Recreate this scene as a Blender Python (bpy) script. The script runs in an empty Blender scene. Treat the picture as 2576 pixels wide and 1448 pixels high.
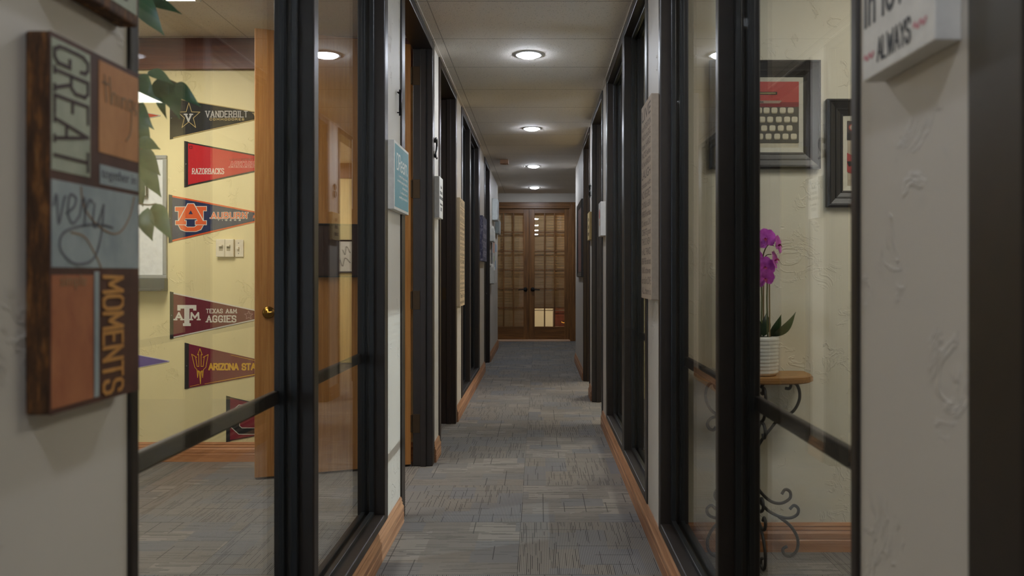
import bpy, bmesh, math, random
from mathutils import Vector, Matrix, Euler
random.seed(7)
C = bpy.context.scene.collection
SC = bpy.context.scene

# ------------------------------------------------------------------ camera
F = 1940.0                      # focal length in pixels of the 2576 px wide frame
EYE = 1.12                      # lens height (m)
cam = bpy.data.cameras.new('camera')
co = bpy.data.objects.new('camera', cam); C.objects.link(co)
cam.sensor_width = 36.0
cam.lens = F / 2576 * 36.0
cam.shift_x = (1288 - 1354) / 2576
cam.shift_y = (690 - 724) / 2576
cam.clip_start = 0.02
co.location = (0, 0, EYE)
co.rotation_euler = (math.pi / 2, 0, 0)
cam.dof.use_dof = True
cam.dof.focus_distance = 4.6
cam.dof.aperture_fstop = 4.0
SC.camera = co

# ------------------------------------------------------------------ world, sun, exposure
SC.view_settings.view_transform = 'Standard'
SC.view_settings.look = 'None'
SC.view_settings.exposure = 1.5
SC.view_settings.gamma = 1.0
w = bpy.data.worlds.new('sky'); SC.world = w
w.use_nodes = True
w.node_tree.nodes['Background'].inputs[0].default_value = (0.62, 0.76, 1.0, 1)
w.node_tree.nodes['Background'].inputs[1].default_value = 3.0
sun = bpy.data.lights.new('sun', 'SUN'); sun.energy = 1.7; sun.angle = math.radians(0.5)
sun.color = (0.86, 0.93, 1.0)
so = bpy.data.objects.new('sun', sun); C.objects.link(so)
so.rotation_euler = Vector((-1, -0.40, -0.355)).to_track_quat('-Z', 'Y').to_euler()
so.location = (8, 6, 5)
try:
    SC.cycles.transparent_max_bounces = 24
    SC.cycles.max_bounces = 10
    SC.cycles.glossy_bounces = 6
    SC.cycles.diffuse_bounces = 8
    SC.cycles.sample_clamp_indirect = 4.0
    SC.cycles.blur_glossy = 0.5
    SC.cycles.caustics_reflective = False
    SC.cycles.caustics_refractive = False
    SC.cycles.use_denoising = True
except Exception:
    pass

DOWN_E = 72.0       # emission of the recessed downlights
TROF_E = 6.4        # emission of the office ceiling panels

# ------------------------------------------------------------------ colour and material helpers
def lin(c):
    return tuple(((v / 255) / 12.92 if v / 255 <= 0.04045 else ((v / 255 + 0.055) / 1.055) ** 2.4) for v in c) + (1.0,)

class NT:
    def __init__(s, name):
        s.m = bpy.data.materials.new(name); s.m.use_nodes = True
        s.t = s.m.node_tree; s.n = s.t.nodes; s.l = s.t.links
        s.b = s.n['Principled BSDF']; s.out = s.n['Material Output']
    def node(s, typ, **kw):
        nd = s.n.new(typ)
        for k, v in kw.items(): setattr(nd, k, v)
        return nd
    def put(s, a, sock):
        if hasattr(a, 'is_linked') or isinstance(a, bpy.types.NodeSocket): s.l.new(a, sock)
        else: sock.default_value = a
    def math(s, op, a, b=None, c=None):
        nd = s.node('ShaderNodeMath', operation=op)
        s.put(a, nd.inputs[0])
        if b is not None: s.put(b, nd.inputs[1])
        if c is not None: s.put(c, nd.inputs[2])
        return nd.outputs[0]
    def mix(s, f, a, b, typ='MIX'):
        nd = s.node('ShaderNodeMix', data_type='RGBA', blend_type=typ)
        s.put(f, nd.inputs[0]); s.put(a, nd.inputs[6]); s.put(b, nd.inputs[7])
        return nd.outputs[2]
    def pos(s, scale=(1, 1, 1), world=True):
        if world: src = s.node('ShaderNodeNewGeometry').outputs['Position']
        else: src = s.node('ShaderNodeTexCoord').outputs['Object']
        mp = s.node('ShaderNodeMapping'); s.l.new(src, mp.inputs[0]); mp.inputs['Scale'].default_value = scale
        return mp.outputs[0]
    def noise(s, vec, scale, detail=4, rough=0.55, dist=0.0):
        nd = s.node('ShaderNodeTexNoise'); s.l.new(vec, nd.inputs['Vector'])
        nd.inputs['Scale'].default_value = scale; nd.inputs['Detail'].default_value = detail
        nd.inputs['Roughness'].default_value = rough; nd.inputs['Distortion'].default_value = dist
        return nd.outputs['Fac']
    def ramp(s, f, stops):
        nd = s.node('ShaderNodeValToRGB'); s.l.new(f, nd.inputs[0])
        e = nd.color_ramp.elements
        e[0].position, e[0].color = stops[0]; e[1].position, e[1].color = stops[-1]
        for p, c in stops[1:-1]:
            x = e.new(p); x.color = c
        return nd.outputs[0]
    def base(s, c): s.put(c, s.b.inputs['Base Color'])
    def rough(s, r): s.put(r, s.b.inputs['Roughness'])
    def bump(s, h, dist, strength=1.0):
        nd = s.node('ShaderNodeBump'); nd.inputs['Distance'].default_value = dist
        nd.inputs['Strength'].default_value = strength
        s.l.new(h, nd.inputs['Height']); s.l.new(nd.outputs[0], s.b.inputs['Normal'])

def plain(name, c, rough=0.6, metal=0.0, var=0.06, scale=40):
    t = NT(name)
    f = t.noise(t.pos(), scale, 3)
    a = lin(c); d = tuple(v * (1 - var) for v in a[:3]) + (1,); e = tuple(min(1, v * (1 + var)) for v in a[:3]) + (1,)
    t.base(t.ramp(f, [(0.3, d), (0.7, e)])); t.rough(rough); t.b.inputs['Metallic'].default_value = metal
    return t.m

def plaster(name, c):
    t = NT(name); p = t.pos()
    f = t.noise(p, 3.0, 5)
    a = lin(c)
    t.base(t.ramp(f, [(0.25, tuple(v * .95 for v in a[:3]) + (1,)), (0.75, a)])); t.rough(0.55)
    n1 = t.noise(p, 9.0, 5, 0.6, 1.2)
    ridge = t.math('ABSOLUTE', t.math('SUBTRACT', n1, 0.5))
    edge = t.math('SUBTRACT', 1.0, t.math('MINIMUM', t.math('MULTIPLY', ridge, 28.0), 1.0))
    msk = t.math('GREATER_THAN', t.noise(p, 4.2, 2), 0.55)
    h = t.math('ADD', t.math('MULTIPLY', edge, msk), t.math('MULTIPLY', t.noise(p, 60, 3), 0.18))
    t.bump(h, 0.003, 0.6)
    return t.m

def wood(name, dark, light, axis=2, rough=0.4, fine=1.0, coat=0.0):
    t = NT(name)
    sc = [38 * fine] * 3; sc[axis] = 1.6 * fine
    p = t.pos(tuple(sc))
    f = t.noise(p, 1.0, 6, 0.62, 0.6)
    sc2 = [190 * fine] * 3; sc2[axis] = 5
    g = t.noise(t.pos(tuple(sc2)), 1.0, 2)
    k = t.math('ADD', t.math('MULTIPLY', f, 0.75), t.math('MULTIPLY', g, 0.25))
    t.base(t.ramp(k, [(0.34, lin(dark)), (0.5, lin(tuple((a + b) / 2 for a, b in zip(dark, light)))), (0.66, lin(light))]))
    t.rough(rough); t.b.inputs['Coat Weight'].default_value = coat
    return t.m

def emit(name, c, e):
    t = NT(name); t.b.inputs['Base Color'].default_value = (0.8, 0.8, 0.8, 1)
    t.b.inputs['Emission Color'].default_value = lin(c); t.b.inputs['Emission Strength'].default_value = e
    return t.m

def glass_mat():
    t = NT('clear_glass')
    g = t.node('ShaderNodeNewGeometry')
    dp = t.node('ShaderNodeVectorMath', operation='DOT_PRODUCT')
    t.l.new(g.outputs['Normal'], dp.inputs[0]); t.l.new(g.outputs['Incoming'], dp.inputs[1])
    k = t.math('SUBTRACT', 1.0, t.math('ABSOLUTE', dp.outputs['Value']))
    f = t.math('ADD', 0.045, t.math('MULTIPLY', 0.955, t.math('POWER', k, 5.0)))
    tr = t.node('ShaderNodeBsdfTransparent'); tr.inputs[0].default_value = (0.97, 0.985, 0.975, 1)
    gl = t.node('ShaderNodeBsdfGlossy'); gl.inputs['Roughness'].default_value = 0.0
    mx = t.node('ShaderNodeMixShader')
    t.l.new(f, mx.inputs[0]); t.l.new(tr.outputs[0], mx.inputs[1]); t.l.new(gl.outputs[0], mx.inputs[2])
    t.l.new(mx.outputs[0], t.out.inputs[0])
    return t.m

def carpet_mat():
    t = NT('carpet_tile')
    geo = t.node('ShaderNodeNewGeometry')
    sp = t.node('ShaderNodeSeparateXYZ'); t.l.new(geo.outputs['Position'], sp.inputs[0])
    T = 0.61
    tx = t.math('DIVIDE', t.math('ADD', sp.outputs[0], 0.08 + 61 * T), T)
    ty = t.math('DIVIDE', t.math('ADD', sp.outputs[1], -3.488 + 60 * T), T)
    ix = t.math('FLOOR', tx); iy = t.math('FLOOR', ty)
    fx = t.math('FRACT', tx); fy = t.math('FRACT', ty)
    par = t.math('MODULO', t.math('ADD', ix, iy), 2.0)          # 0: lines run along y
    ipar = t.math('SUBTRACT', 1.0, par)
    u = t.math('ADD', t.math('MULTIPLY', fx, ipar), t.math('MULTIPLY', fy, par))
    v = t.math('ADD', t.math('MULTIPLY', fy, ipar), t.math('MULTIPLY', fx, par))
    def wn(a, b, seed):
        cb = t.node('ShaderNodeCombineXYZ'); t.put(a, cb.inputs[0]); t.put(b, cb.inputs[1]); cb.inputs[2].default_value = seed
        n = t.node('ShaderNodeTexWhiteNoise'); n.noise_dimensions = '3D'; t.l.new(cb.outputs[0], n.inputs['Vector'])
        return n.outputs['Value']
    NL = 88.0
    row = t.math('FLOOR', t.math('MULTIPLY', u, NL)); fr = t.math('FRACT', t.math('MULTIPLY', u, NL))
    tid = t.math('ADD', ix, t.math('MULTIPLY', iy, 17.0))
    thin = t.math('LESS_THAN', fr, 0.46)
    # runs of dark yarn of random length along each row
    seg = t.math('FLOOR', t.math('ADD', t.math('MULTIPLY', v, 4.5), t.math('MULTIPLY', wn(row, tid, 1.0), 4.5)))
    band = t.math('FLOOR', t.math('MULTIPLY', u, 5.0)); vb = t.math('FLOOR', t.math('ADD', t.math('MULTIPLY', v, 3.0), t.math('MULTIPLY', wn(band, tid, 4.0), 3.0)))
    dense = wn(t.math('ADD', band, t.math('MULTIPLY', vb, 13.0)), tid, 3.0)
    on = wn(t.math('ADD', row, t.math('MULTIPLY', seg, 57.0)), tid, 2.0)
    dark = t.math('MULTIPLY', thin, t.math('GREATER_THAN', on, t.math('ADD', 0.62, t.math('MULTIPLY', dense, 0.30))))
    soft = t.math('MULTIPLY', thin, t.math('GREATER_THAN', t.math('ADD', dense, t.math('MULTIPLY', ipar, 0.35)), 0.30))
    # short cross lines
    vc = t.math('MULTIPLY', v, 6.0)
    cross = t.math('MULTIPLY', t.math('LESS_THAN', t.math('FRACT', vc), 0.04), t.math('GREATER_THAN', wn(t.math('FLOOR', t.math('MULTIPLY', u, 4.0)), t.math('ADD', t.math('FLOOR', vc), t.math('MULTIPLY', tid, 7.0)), 5.0), 0.62))
    pile = t.noise(t.pos(), 420, 3, 0.7)
    tone = dense
    c0 = t.ramp(tone, [(0.0, lin((148, 142, 134))), (0.45, lin((154, 146, 135))), (0.8, lin((143, 141, 138))), (1.0, lin((138, 138, 141)))])
    c1 = t.mix(t.math('MULTIPLY', pile, 0.5), c0, lin((112, 107, 102)))
    c2 = t.mix(t.math('MULTIPLY', soft, 0.62), c1, lin((70, 67, 65)))
    dk = t.math('MAXIMUM', dark, t.math('MULTIPLY', cross, 0.8))
    c3 = t.mix(t.math('MULTIPLY', dk, 0.85), c2, lin((36, 34, 35)))
    seam = t.math('LESS_THAN', t.math('MINIMUM', fx, fy), 0.006)
    c4 = t.mix(t.math('MULTIPLY', seam, 0.4), c3, lin((70, 66, 62)))
    t.base(c4); t.rough(0.95)
    h = t.math('SUBTRACT', t.math('MULTIPLY', pile, 0.7), t.math('ADD', t.math('MULTIPLY', thin, 0.25), t.math('MULTIPLY', dk, 0.35)))
    t.bump(h, 0.004, 0.6)
    return t.m

def ceiling_mat(name, y0, xlines, xstep=None, c=(232, 225, 216)):
    t = NT(name)
    geo = t.node('ShaderNodeNewGeometry'); sp = t.node('ShaderNodeSeparateXYZ'); t.l.new(geo.outputs['Position'], sp.inputs[0])
    ty = t.math('DIVIDE', t.math('ADD', sp.outputs[1], -y0 + 40 * 0.613), 0.613)
    fy = t.math('MULTIPLY', t.math('ABSOLUTE', t.math('SUBTRACT', t.math('FRACT', t.math('ADD', ty, 0.5)), 0.5)), 0.613)
    ln = t.math('LESS_THAN', fy, 0.0042)
    if xstep:
        tx = t.math('DIVIDE', t.math('ADD', sp.outputs[0], 60 * xstep - xlines[0]), xstep)
        fx = t.math('MULTIPLY', t.math('ABSOLUTE', t.math('SUBTRACT', t.math('FRACT', t.math('ADD', tx, 0.5)), 0.5)), xstep)
        ln = t.math('MAXIMUM', ln, t.math('LESS_THAN', fx, 0.0035))
    else:
        for x in xlines:
            ln = t.math('MAXIMUM', ln, t.math('LESS_THAN', t.math('ABSOLUTE', t.math('SUBTRACT', sp.outputs[0], x)), 0.003))
    p = t.pos()
    v = t.node('ShaderNodeTexVoronoi'); t.l.new(p, v.inputs['Vector']); v.inputs['Scale'].default_value = 130
    pit = t.math('MULTIPLY', t.math('LESS_THAN', v.outputs['Distance'], 0.30), t.math('GREATER_THAN', t.noise(p, 90, 2), 0.56))
    iy = t.math('FLOOR', ty)
    wn = t.node('ShaderNodeTexWhiteNoise'); wn.noise_dimensions = '1D'; t.l.new(iy, wn.inputs['W'])
    a = lin(c)
    c0 = t.mix(wn.outputs['Value'], a, tuple(x * .95 for x in a[:3]) + (1,))
    c1 = t.mix(t.math('MULTIPLY', t.noise(p, 260, 2), 0.22), c0, tuple(x * .6 for x in a[:3]) + (1,))
    c2 = t.mix(t.math('MULTIPLY', pit, 0.6), c1, lin((110, 100, 92)))
    t.base(t.mix(t.math('MULTIPLY', ln, 0.55), c2, lin((92, 82, 74)))); t.rough(0.9)
    t.bump(t.math('SUBTRACT', t.noise(p, 150, 3), t.math('ADD', pit, ln)), 0.003, 0.5)
    return t.m

M = {}
M['wall'] = plaster('white_plaster', (206, 200, 190))
M['wall_yellow'] = plaster('yellow_plaster', (235, 219, 164))
M['wall_cream'] = plaster('cream_plaster', (228, 220, 198))
M['frame'] = plain('dark_bronze_frame', (38, 31, 26), 0.4, 0.0, 0.12, 25)
M['frame_stop'] = plain('black_glazing_stop', (28, 29, 30), 0.34, 0.0, 0.1, 25)
M['jamb_brown'] = wood('dark_stained_jamb', (32, 22, 17), (48, 34, 27), 2, 0.42)
M['glass'] = glass_mat()
M['carpet'] = carpet_mat()
M['ceil'] = ceiling_mat('corridor_ceiling_tile', 3.855, [-0.555])
M['ceil_office'] = ceiling_mat('office_ceiling_tile', 3.96, [-1.73], 1.22, (222, 213, 202))
M['oak_y'] = wood('oak_trim_lengthwise', (140, 96, 66), (192, 146, 110), 1, 0.42)
M['oak_x'] = wood('oak_trim_crosswise', (166, 108, 66), (210, 150, 100), 0, 0.38)
M['door_oak'] = wood('honey_oak_door', (160, 104, 50), (194, 138, 78), 2, 0.36, 1.6)
M['band'] = wood('red_brown_valance', (92, 50, 34), (124, 72, 50), 0, 0.42)
M['walnut'] = wood('dark_oak_door', (92, 58, 24), (154, 106, 54), 2, 0.38)
M['walnut_x'] = wood('dark_oak_rail', (86, 54, 22), (144, 98, 48), 0, 0.38)
M['pink'] = plain('pink_print', (214, 134, 146), .6)
M['black'] = plain('black_paint', (22, 22, 24), 0.45)
M['blackmetal'] = plain('black_metal', (26, 26, 28), 0.32, 0.6)
M['white'] = plain('white_paint', (226, 224, 218), 0.5)
M['ivory'] = plain('ivory_plastic', (226, 214, 186), 0.35)
M['brass'] = plain('brass', (150, 112, 52), 0.25, 1.0)
M['hinge'] = plain('aged_bronze', (74, 58, 40), 0.4, 0.7)
M['downlight'] = emit('downlight_lens', (236, 243, 255), DOWN_E)
M['trofwarm'] = emit('troffer_lens_warm', (255, 248, 238), TROF_E)
M['trof_fill'] = emit('fill_panel_lens', (255, 248, 236), TROF_E * .55)
M['trofwhite'] = emit('troffer_lens_white', (255, 248, 236), TROF_E)
M['reflector'] = plain('white_reflector', (235, 235, 235), 0.35)
M['metal'] = plain('grey_metal', (130, 132, 134), 0.35, 0.7)

# ------------------------------------------------------------------ mesh helpers
class MB:
    def __init__(s): s.bm = bmesh.new()
    def quad(s, pts):
        vs = [s.bm.verts.new(p) for p in pts]
        return s.bm.faces.new(vs)
    def box(s, x0, x1, y0, y1, z0, z1, bev=0.0):
        if x1 < x0: x0, x1 = x1, x0
        if y1 < y0: y0, y1 = y1, y0
        if z1 < z0: z0, z1 = z1, z0
        v = [s.bm.verts.new((x, y, z)) for x in (x0, x1) for y in (y0, y1) for z in (z0, z1)]
        fs = [s.bm.faces.new([v[i] for i in f]) for f in
              ((0, 1, 3, 2), (4, 6, 7, 5), (0, 4, 5, 1), (2, 3, 7, 6), (0, 2, 6, 4), (1, 5, 7, 3))]
        if bev > 0:
            es = list({e for f in fs for e in f.edges})
            bmesh.ops.bevel(s.bm, geom=es, offset=bev, segments=2, affect='EDGES', profile=0.5)
        return s
    def prism(s, pts, z0, z1):
        """2-D outline (x, y) raised from z0 to z1."""
        n = len(pts)
        a = sum(pts[i][0] * pts[(i + 1) % n][1] - pts[(i + 1) % n][0] * pts[i][1] for i in range(n))
        if a < 0: pts = pts[::-1]
        lo = [s.bm.verts.new((p[0], p[1], z0)) for p in pts]; hi = [s.bm.verts.new((p[0], p[1], z1)) for p in pts]
        f1 = s.bm.faces.new(hi); f0 = s.bm.faces.new(lo[::-1])
        for i in range(n):
            j = (i + 1) % n; s.bm.faces.new((lo[i], lo[j], hi[j], hi[i]))
        return s
    def lathe(s, prof, c=(0, 0, 0), seg=32, axis='z'):
        rings = []
        for r, h in prof:
            ring = []
            for i in range(seg):
                a = 2 * math.pi * i / seg
                x, y = r * math.cos(a), r * math.sin(a)
                p = (x, y, h) if axis == 'z' else ((x, h, y) if axis == 'y' else (h, x, y))
                ring.append(s.bm.verts.new((p[0] + c[0], p[1] + c[1], p[2] + c[2])))
            rings.append(ring)
        for a, b in zip(rings, rings[1:]):
            for i in range(seg):
                j = (i + 1) % seg
                s.bm.faces.new((a[i], a[j], b[j], b[i]))
        for ring in (rings[0], rings[-1]):
            try: s.bm.faces.new(ring)
            except ValueError: pass
        return s
    def tube(s, pts, r, seg=8, taper=None):
        pts = [Vector(p) for p in pts]; n = len(pts); rings = []
        t0 = (pts[1] - pts[0]).normalized()
        up = Vector((0, 0, 1)) if abs(t0.z) < 0.9 else Vector((1, 0, 0))
        nrm = t0.cross(up).normalized()
        for i, p in enumerate(pts):
            t = (pts[min(i + 1, n - 1)] - pts[max(i - 1, 0)]).normalized()
            nrm = (nrm - t * nrm.dot(t)).normalized(); b = t.cross(nrm)
            rr = r if taper is None else r + (taper - r) * i / (n - 1)
            rings.append([s.bm.verts.new(p + (nrm * math.cos(2 * math.pi * k / seg) + b * math.sin(2 * math.pi * k / seg)) * rr) for k in range(seg)])
        for a, b in zip(rings, rings[1:]):
            for i in range(seg):
                j = (i + 1) % seg; s.bm.faces.new((a[i], a[j], b[j], b[i]))
        s.bm.faces.new(rings[0][::-1]); s.bm.faces.new(rings[-1])
        return s
    def ribbon(s, pts, wd, z0, z1):
        """flat stroke of width wd along a 2-D polyline"""
        pts = [Vector((p[0], p[1])) for p in pts]; n = len(pts); L = []; R = []
        for i, p in enumerate(pts):
            d = pts[min(i + 1, n - 1)] - pts[max(i - 1, 0)]
            if d.length < 1e-9: d = Vector((1, 0))
            d.normalize(); nn = Vector((-d.y, d.x)) * wd / 2
            L.append(p + nn); R.append(p - nn)
        for i in range(n - 1):
            q = [L[i], R[i], R[i + 1], L[i + 1]]
            s.prism([(a.x, a.y) for a in q], z0, z1)
        return s
    def text(s, body, size, mat4, align='LEFT', bold=0.0, extr=0.0004):
        cu = bpy.data.curves.new('lettering', 'FONT'); cu.body = body; cu.size = size
        cu.align_x = align; cu.offset = bold; cu.extrude = extr; cu.resolution_u = 3
        ob = bpy.data.objects.new('lettering', cu); C.objects.link(ob)
        bpy.context.view_layer.update()
        me = bpy.data.meshes.new_from_object(ob.evaluated_get(bpy.context.evaluated_depsgraph_get()))
        me.transform(mat4); s.bm.from_mesh(me)
        bpy.data.objects.remove(ob); bpy.data.meshes.remove(me); bpy.data.curves.remove(cu)
        return s
    def build(s, name, mat, parent=None, smooth=False, mats=None):
        bmesh.ops.recalc_face_normals(s.bm, faces=s.bm.faces)
        me = bpy.data.meshes.new(name); s.bm.to_mesh(me); s.bm.free()
        me.materials.append(mat)
        if smooth:
            for p in me.polygons: p.use_smooth = True
        o = bpy.data.objects.new(name, me); C.objects.link(o)
        if parent is not None: o.parent = parent
        return o

def tag(o, label, cat, group=None):
    o['label'] = label; o['category'] = cat
    if group: o['group'] = group
    return o
def struct(o): o['kind'] = 'structure'; return o
def empty(name, loc=(0, 0, 0), mat=None):
    o = bpy.data.objects.new(name, None); C.objects.link(o); o.empty_display_size = 0.05
    if mat is not None: o.matrix_world = mat
    else: o.location = loc
    return o
AX = {'L': ((0, 1, 0), (0, 0, 1), (1, 0, 0)), 'R': ((0, -1, 0), (0, 0, 1), (-1, 0, 0)), 'B': ((1, 0, 0), (0, 0, 1), (0, -1, 0))}
def basis(side, loc):
    r, u, o = AX[side]
    return Matrix(((r[0], u[0], o[0], loc[0]), (r[1], u[1], o[1], loc[1]), (r[2], u[2], o[2], loc[2]), (0, 0, 0, 1)))
def wallthing(name, side, loc, label, cat, group=None):
    return tag(empty(name, mat=basis(side, loc)), label, cat, group)   # local x right, y up, z out of the wall
def dup(root, loc=None, label=None):
    r = root.copy(); C.objects.link(r)
    if loc is not None: r.location = loc
    if label: r['label'] = label
    for ch in list(root.children):
        c = ch.copy(); C.objects.link(c); c.parent = r
        for g in list(ch.children):
            d = g.copy(); C.objects.link(d); d.parent = c
    return r
def smooth_curve(pts, n=8):
    """Catmull-Rom through the points"""
    P = [Vector(p) for p in pts]; out = []
    for i in range(len(P) - 1):
        a = P[max(i - 1, 0)]; b = P[i]; c = P[i + 1]; d = P[min(i + 2, len(P) - 1)]
        for k in range(n):
            t = k / n
            out.append(0.5 * ((2 * b) + (c - a) * t + (2 * a - 5 * b + 4 * c - d) * t * t + (3 * b - a - 3 * c + d) * t ** 3))
    out.append(P[-1]); return out

# ------------------------------------------------------------------ stroke lettering
FONT = {
 'A': (.80, [[(0, 0), (.4, 1), (.8, 0)], [(.15, .34), (.65, .34)]]),
 'B': (.70, [[(0, 0), (0, 1), (.48, 1), (.64, .9), (.64, .62), (.48, .52), (0, .52)], [(.48, .52), (.7, .42), (.7, .12), (.52, 0), (0, 0)]]),
 'C': (.70, [[(.7, .76), (.66, .92), (.5, 1), (.2, 1), (.03, .86), (0, .7), (0, .3), (.03, .14), (.2, 0), (.5, 0), (.66, .08), (.7, .24)]]),
 'D': (.72, [[(0, 0), (0, 1), (.45, 1), (.66, .88), (.72, .7), (.72, .3), (.66, .12), (.45, 0), (0, 0)]]),
 'E': (.62, [[(.62, 1), (0, 1), (0, 0), (.62, 0)], [(0, .52), (.46, .52)]]),
 'F': (.60, [[(.6, 1), (0, 1), (0, 0)], [(0, .52), (.46, .52)]]),
 'G': (.72, [[(.7, .78), (.66, .92), (.5, 1), (.2, 1), (.03, .86), (0, .7), (0, .3), (.03, .14), (.2, 0), (.5, 0), (.7, .1), (.7, .44), (.42, .44)]]),
 'I': (.12, [[(.06, 0), (.06, 1)]]),
 'K': (.70, [[(0, 0), (0, 1)], [(.66, 1), (.04, .42)], [(.22, .58), (.7, 0)]]),
 'L': (.60, [[(0, 1), (0, 0), (.6, 0)]]),
 'M': (.90, [[(0, 0), (.05, 1), (.45, .3), (.85, 1), (.9, 0)]]),
 'N': (.72, [[(0, 0), (0, 1), (.72, 0), (.72, 1)]]),
 'O': (.74, [[(.2, 1), (.54, 1), (.71, .86), (.74, .7), (.74, .3), (.71, .14), (.54, 0), (.2, 0), (.03, .14), (0, .3), (0, .7), (.03, .86), (.2, 1)]]),
 'R': (.72, [[(0, 0), (0, 1), (.48, 1), (.66, .9), (.66, .6), (.48, .48), (0, .48)], [(.36, .48), (.72, 0)]]),
 'S': (.68, [[(.66, .78), (.62, .92), (.46, 1), (.2, 1), (.03, .9), (.02, .66), (.14, .54), (.54, .46), (.67, .34), (.66, .12), (.5, 0), (.18, 0), (.03, .08), (0, .24)]]),
 'T': (.74, [[(0, 1), (.74, 1)], [(.37, 1), (.37, 0)]]),
 'U': (.72, [[(0, 1), (0, .28), (.05, .1), (.22, 0), (.5, 0), (.67, .1), (.72, .28), (.72, 1)]]),
 'V': (.80, [[(0, 1), (.4, 0), (.8, 1)]]),
 'W': (1.1, [[(0, 1), (.28, 0), (.55, .8), (.82, 0), (1.1, 1)]]),
 'X': (.74, [[(0, 0), (.74, 1)], [(0, 1), (.74, 0)]]),
 'Y': (.76, [[(0, 1), (.38, .5), (.76, 1)], [(.38, .5), (.38, 0)]]),
 'Z': (.70, [[(0, 1), (.7, 1), (0, 0), (.7, 0)]]),
 '&': (.76, [[(.76, .0), (.2, .72), (.22, .92), (.36, 1), (.5, .9), (.46, .7), (.06, .36), (.06, .1), (.24, 0), (.46, .04), (.74, .4)]]),
 'e': (.66, [[(.02, .34), (.62, .34), (.6, .56), (.46, .68), (.18, .68), (.02, .52), (.0, .2), (.14, 0), (.46, 0), (.6, .1)]]),
 'a': (.66, [[(.05, .56), (.2, .68), (.48, .68), (.62, .54), (.62, 0)], [(.62, .4), (.16, .38), (.02, .26), (.02, .1), (.16, 0), (.44, 0), (.62, .14)]]),
 'm': (1.0, [[(0, 0), (0, .68)], [(0, .5), (.14, .68), (.36, .68), (.5, .52), (.5, 0)], [(.5, .52), (.64, .68), (.86, .68), (1, .52), (1, 0)]]),
 '.': (.12, [[(.06, 0), (.06, .1)]]),
 '1': (.30, [[(0, .82), (.25, 1), (.25, 0)]]),
 '2': (.60, [[(.02, .74), (.06, .92), (.22, 1), (.42, 1), (.56, .9), (.58, .7), (.48, .5), (.1, .2), (0, 0), (.3, .06), (.6, 0)]]),
 '8': (.60, [[(.3, .52), (.08, .64), (.06, .86), (.2, 1), (.4, 1), (.54, .86), (.52, .64), (.3, .52), (.04, .38), (0, .14), (.16, 0), (.44, 0), (.6, .14), (.56, .38), (.3, .52)]]),
 ' ': (.4, []),
}
def stext(mb, s, x0, x1, y0, y1, wd, z0, z1, slab=False, T=lambda x, y: (x, y), gap=.24):
    """capitals fitted into the box x0..x1, y0..y1 (T maps the box into the panel)"""
    tot = sum(FONT[c][0] for c in s) + gap * (len(s) - 1)
    h = y1 - y0; k = (x1 - x0 - wd) / max(tot, .01); hh = h - wd; x = x0 + wd / 2
    for c in s:
        cw, strokes = FONT[c]; lift = 0
        for st in strokes:
            P = [(x + a * k, y0 + wd / 2 + b * hh) for a, b in st]
            for i in range(len(P) - 1):
                (ax, ay), (bx, by) = P[i], P[i + 1]
                d = Vector((bx - ax, by - ay)); 
                if d.length < 1e-7: continue
                d = d.normalized(); n = Vector((-d.y, d.x)) * wd / 2; e = d * wd * .42
                q = [(ax - e.x + n.x, ay - e.y + n.y), (ax - e.x - n.x, ay - e.y - n.y), (bx + e.x - n.x, by + e.y - n.y), (bx + e.x + n.x, by + e.y + n.y)]
                lift += 1; mb.prism([T(*p) for p in q], z0, z1 + lift * 4e-5)
            if slab:
                for q, (a, b) in ((P[0], st[0]), (P[-1], st[-1])):
                    if b in (0, 1) and c not in 'SCGOUT.' :
                        sw = wd * 1.15; yy = q[1]; lift += 1
                        mb.prism([T(q[0] - sw, yy - wd * .4), T(q[0] + sw, yy - wd * .4), T(q[0] + sw, yy + wd * .4), T(q[0] - sw, yy + wd * .4)], z0, z1 + lift * 4e-5)
        x += (cw + gap) * k
    return mb

# ================================================================== THE SETTING
XL, XR, TH, HC, HO = -0.625, 0.48, 0.10, 2.485, 2.53
YB, YE = -3.0, 13.0            # back of the corridor behind the camera, wall with the double doors
XOL, XOR = -4.0, 2.8           # outer walls of the offices
LW_END, RW_END = 11.9, 9.9     # where the corridor walls stop in front of the double doors

struct(MB().box(XOL - .2, XOR + .2, YB - .2, YE + 3.2, -0.1, 0.0).build('floor', M['carpet']))
struct(MB().box(XL, XR, YB, LW_END, HC, HC + .12).build('ceiling', M['ceil']))
struct(MB().box(XOL, XOR, LW_END, YE, HC, HC + .12).build('ceiling', M['ceil']))
struct(MB().box(XR, XOR, RW_END + .0, LW_END, HC, HC + .12).build('ceiling', M['ceil']))
struct(MB().box(XOL, XL - TH, YB, LW_END - .1, HO, HO + .1).build('ceiling', M['ceil_office']))
struct(MB().box(XR + TH, XOR, YB, RW_END - .1, HO, HO + .1).build('ceiling', M['ceil_office']))
struct(MB().box(XOL - .2, XOR + .2, YB - .2, YE + 3.2, 2.66, 2.76).build('ceiling', M['white']))

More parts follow.
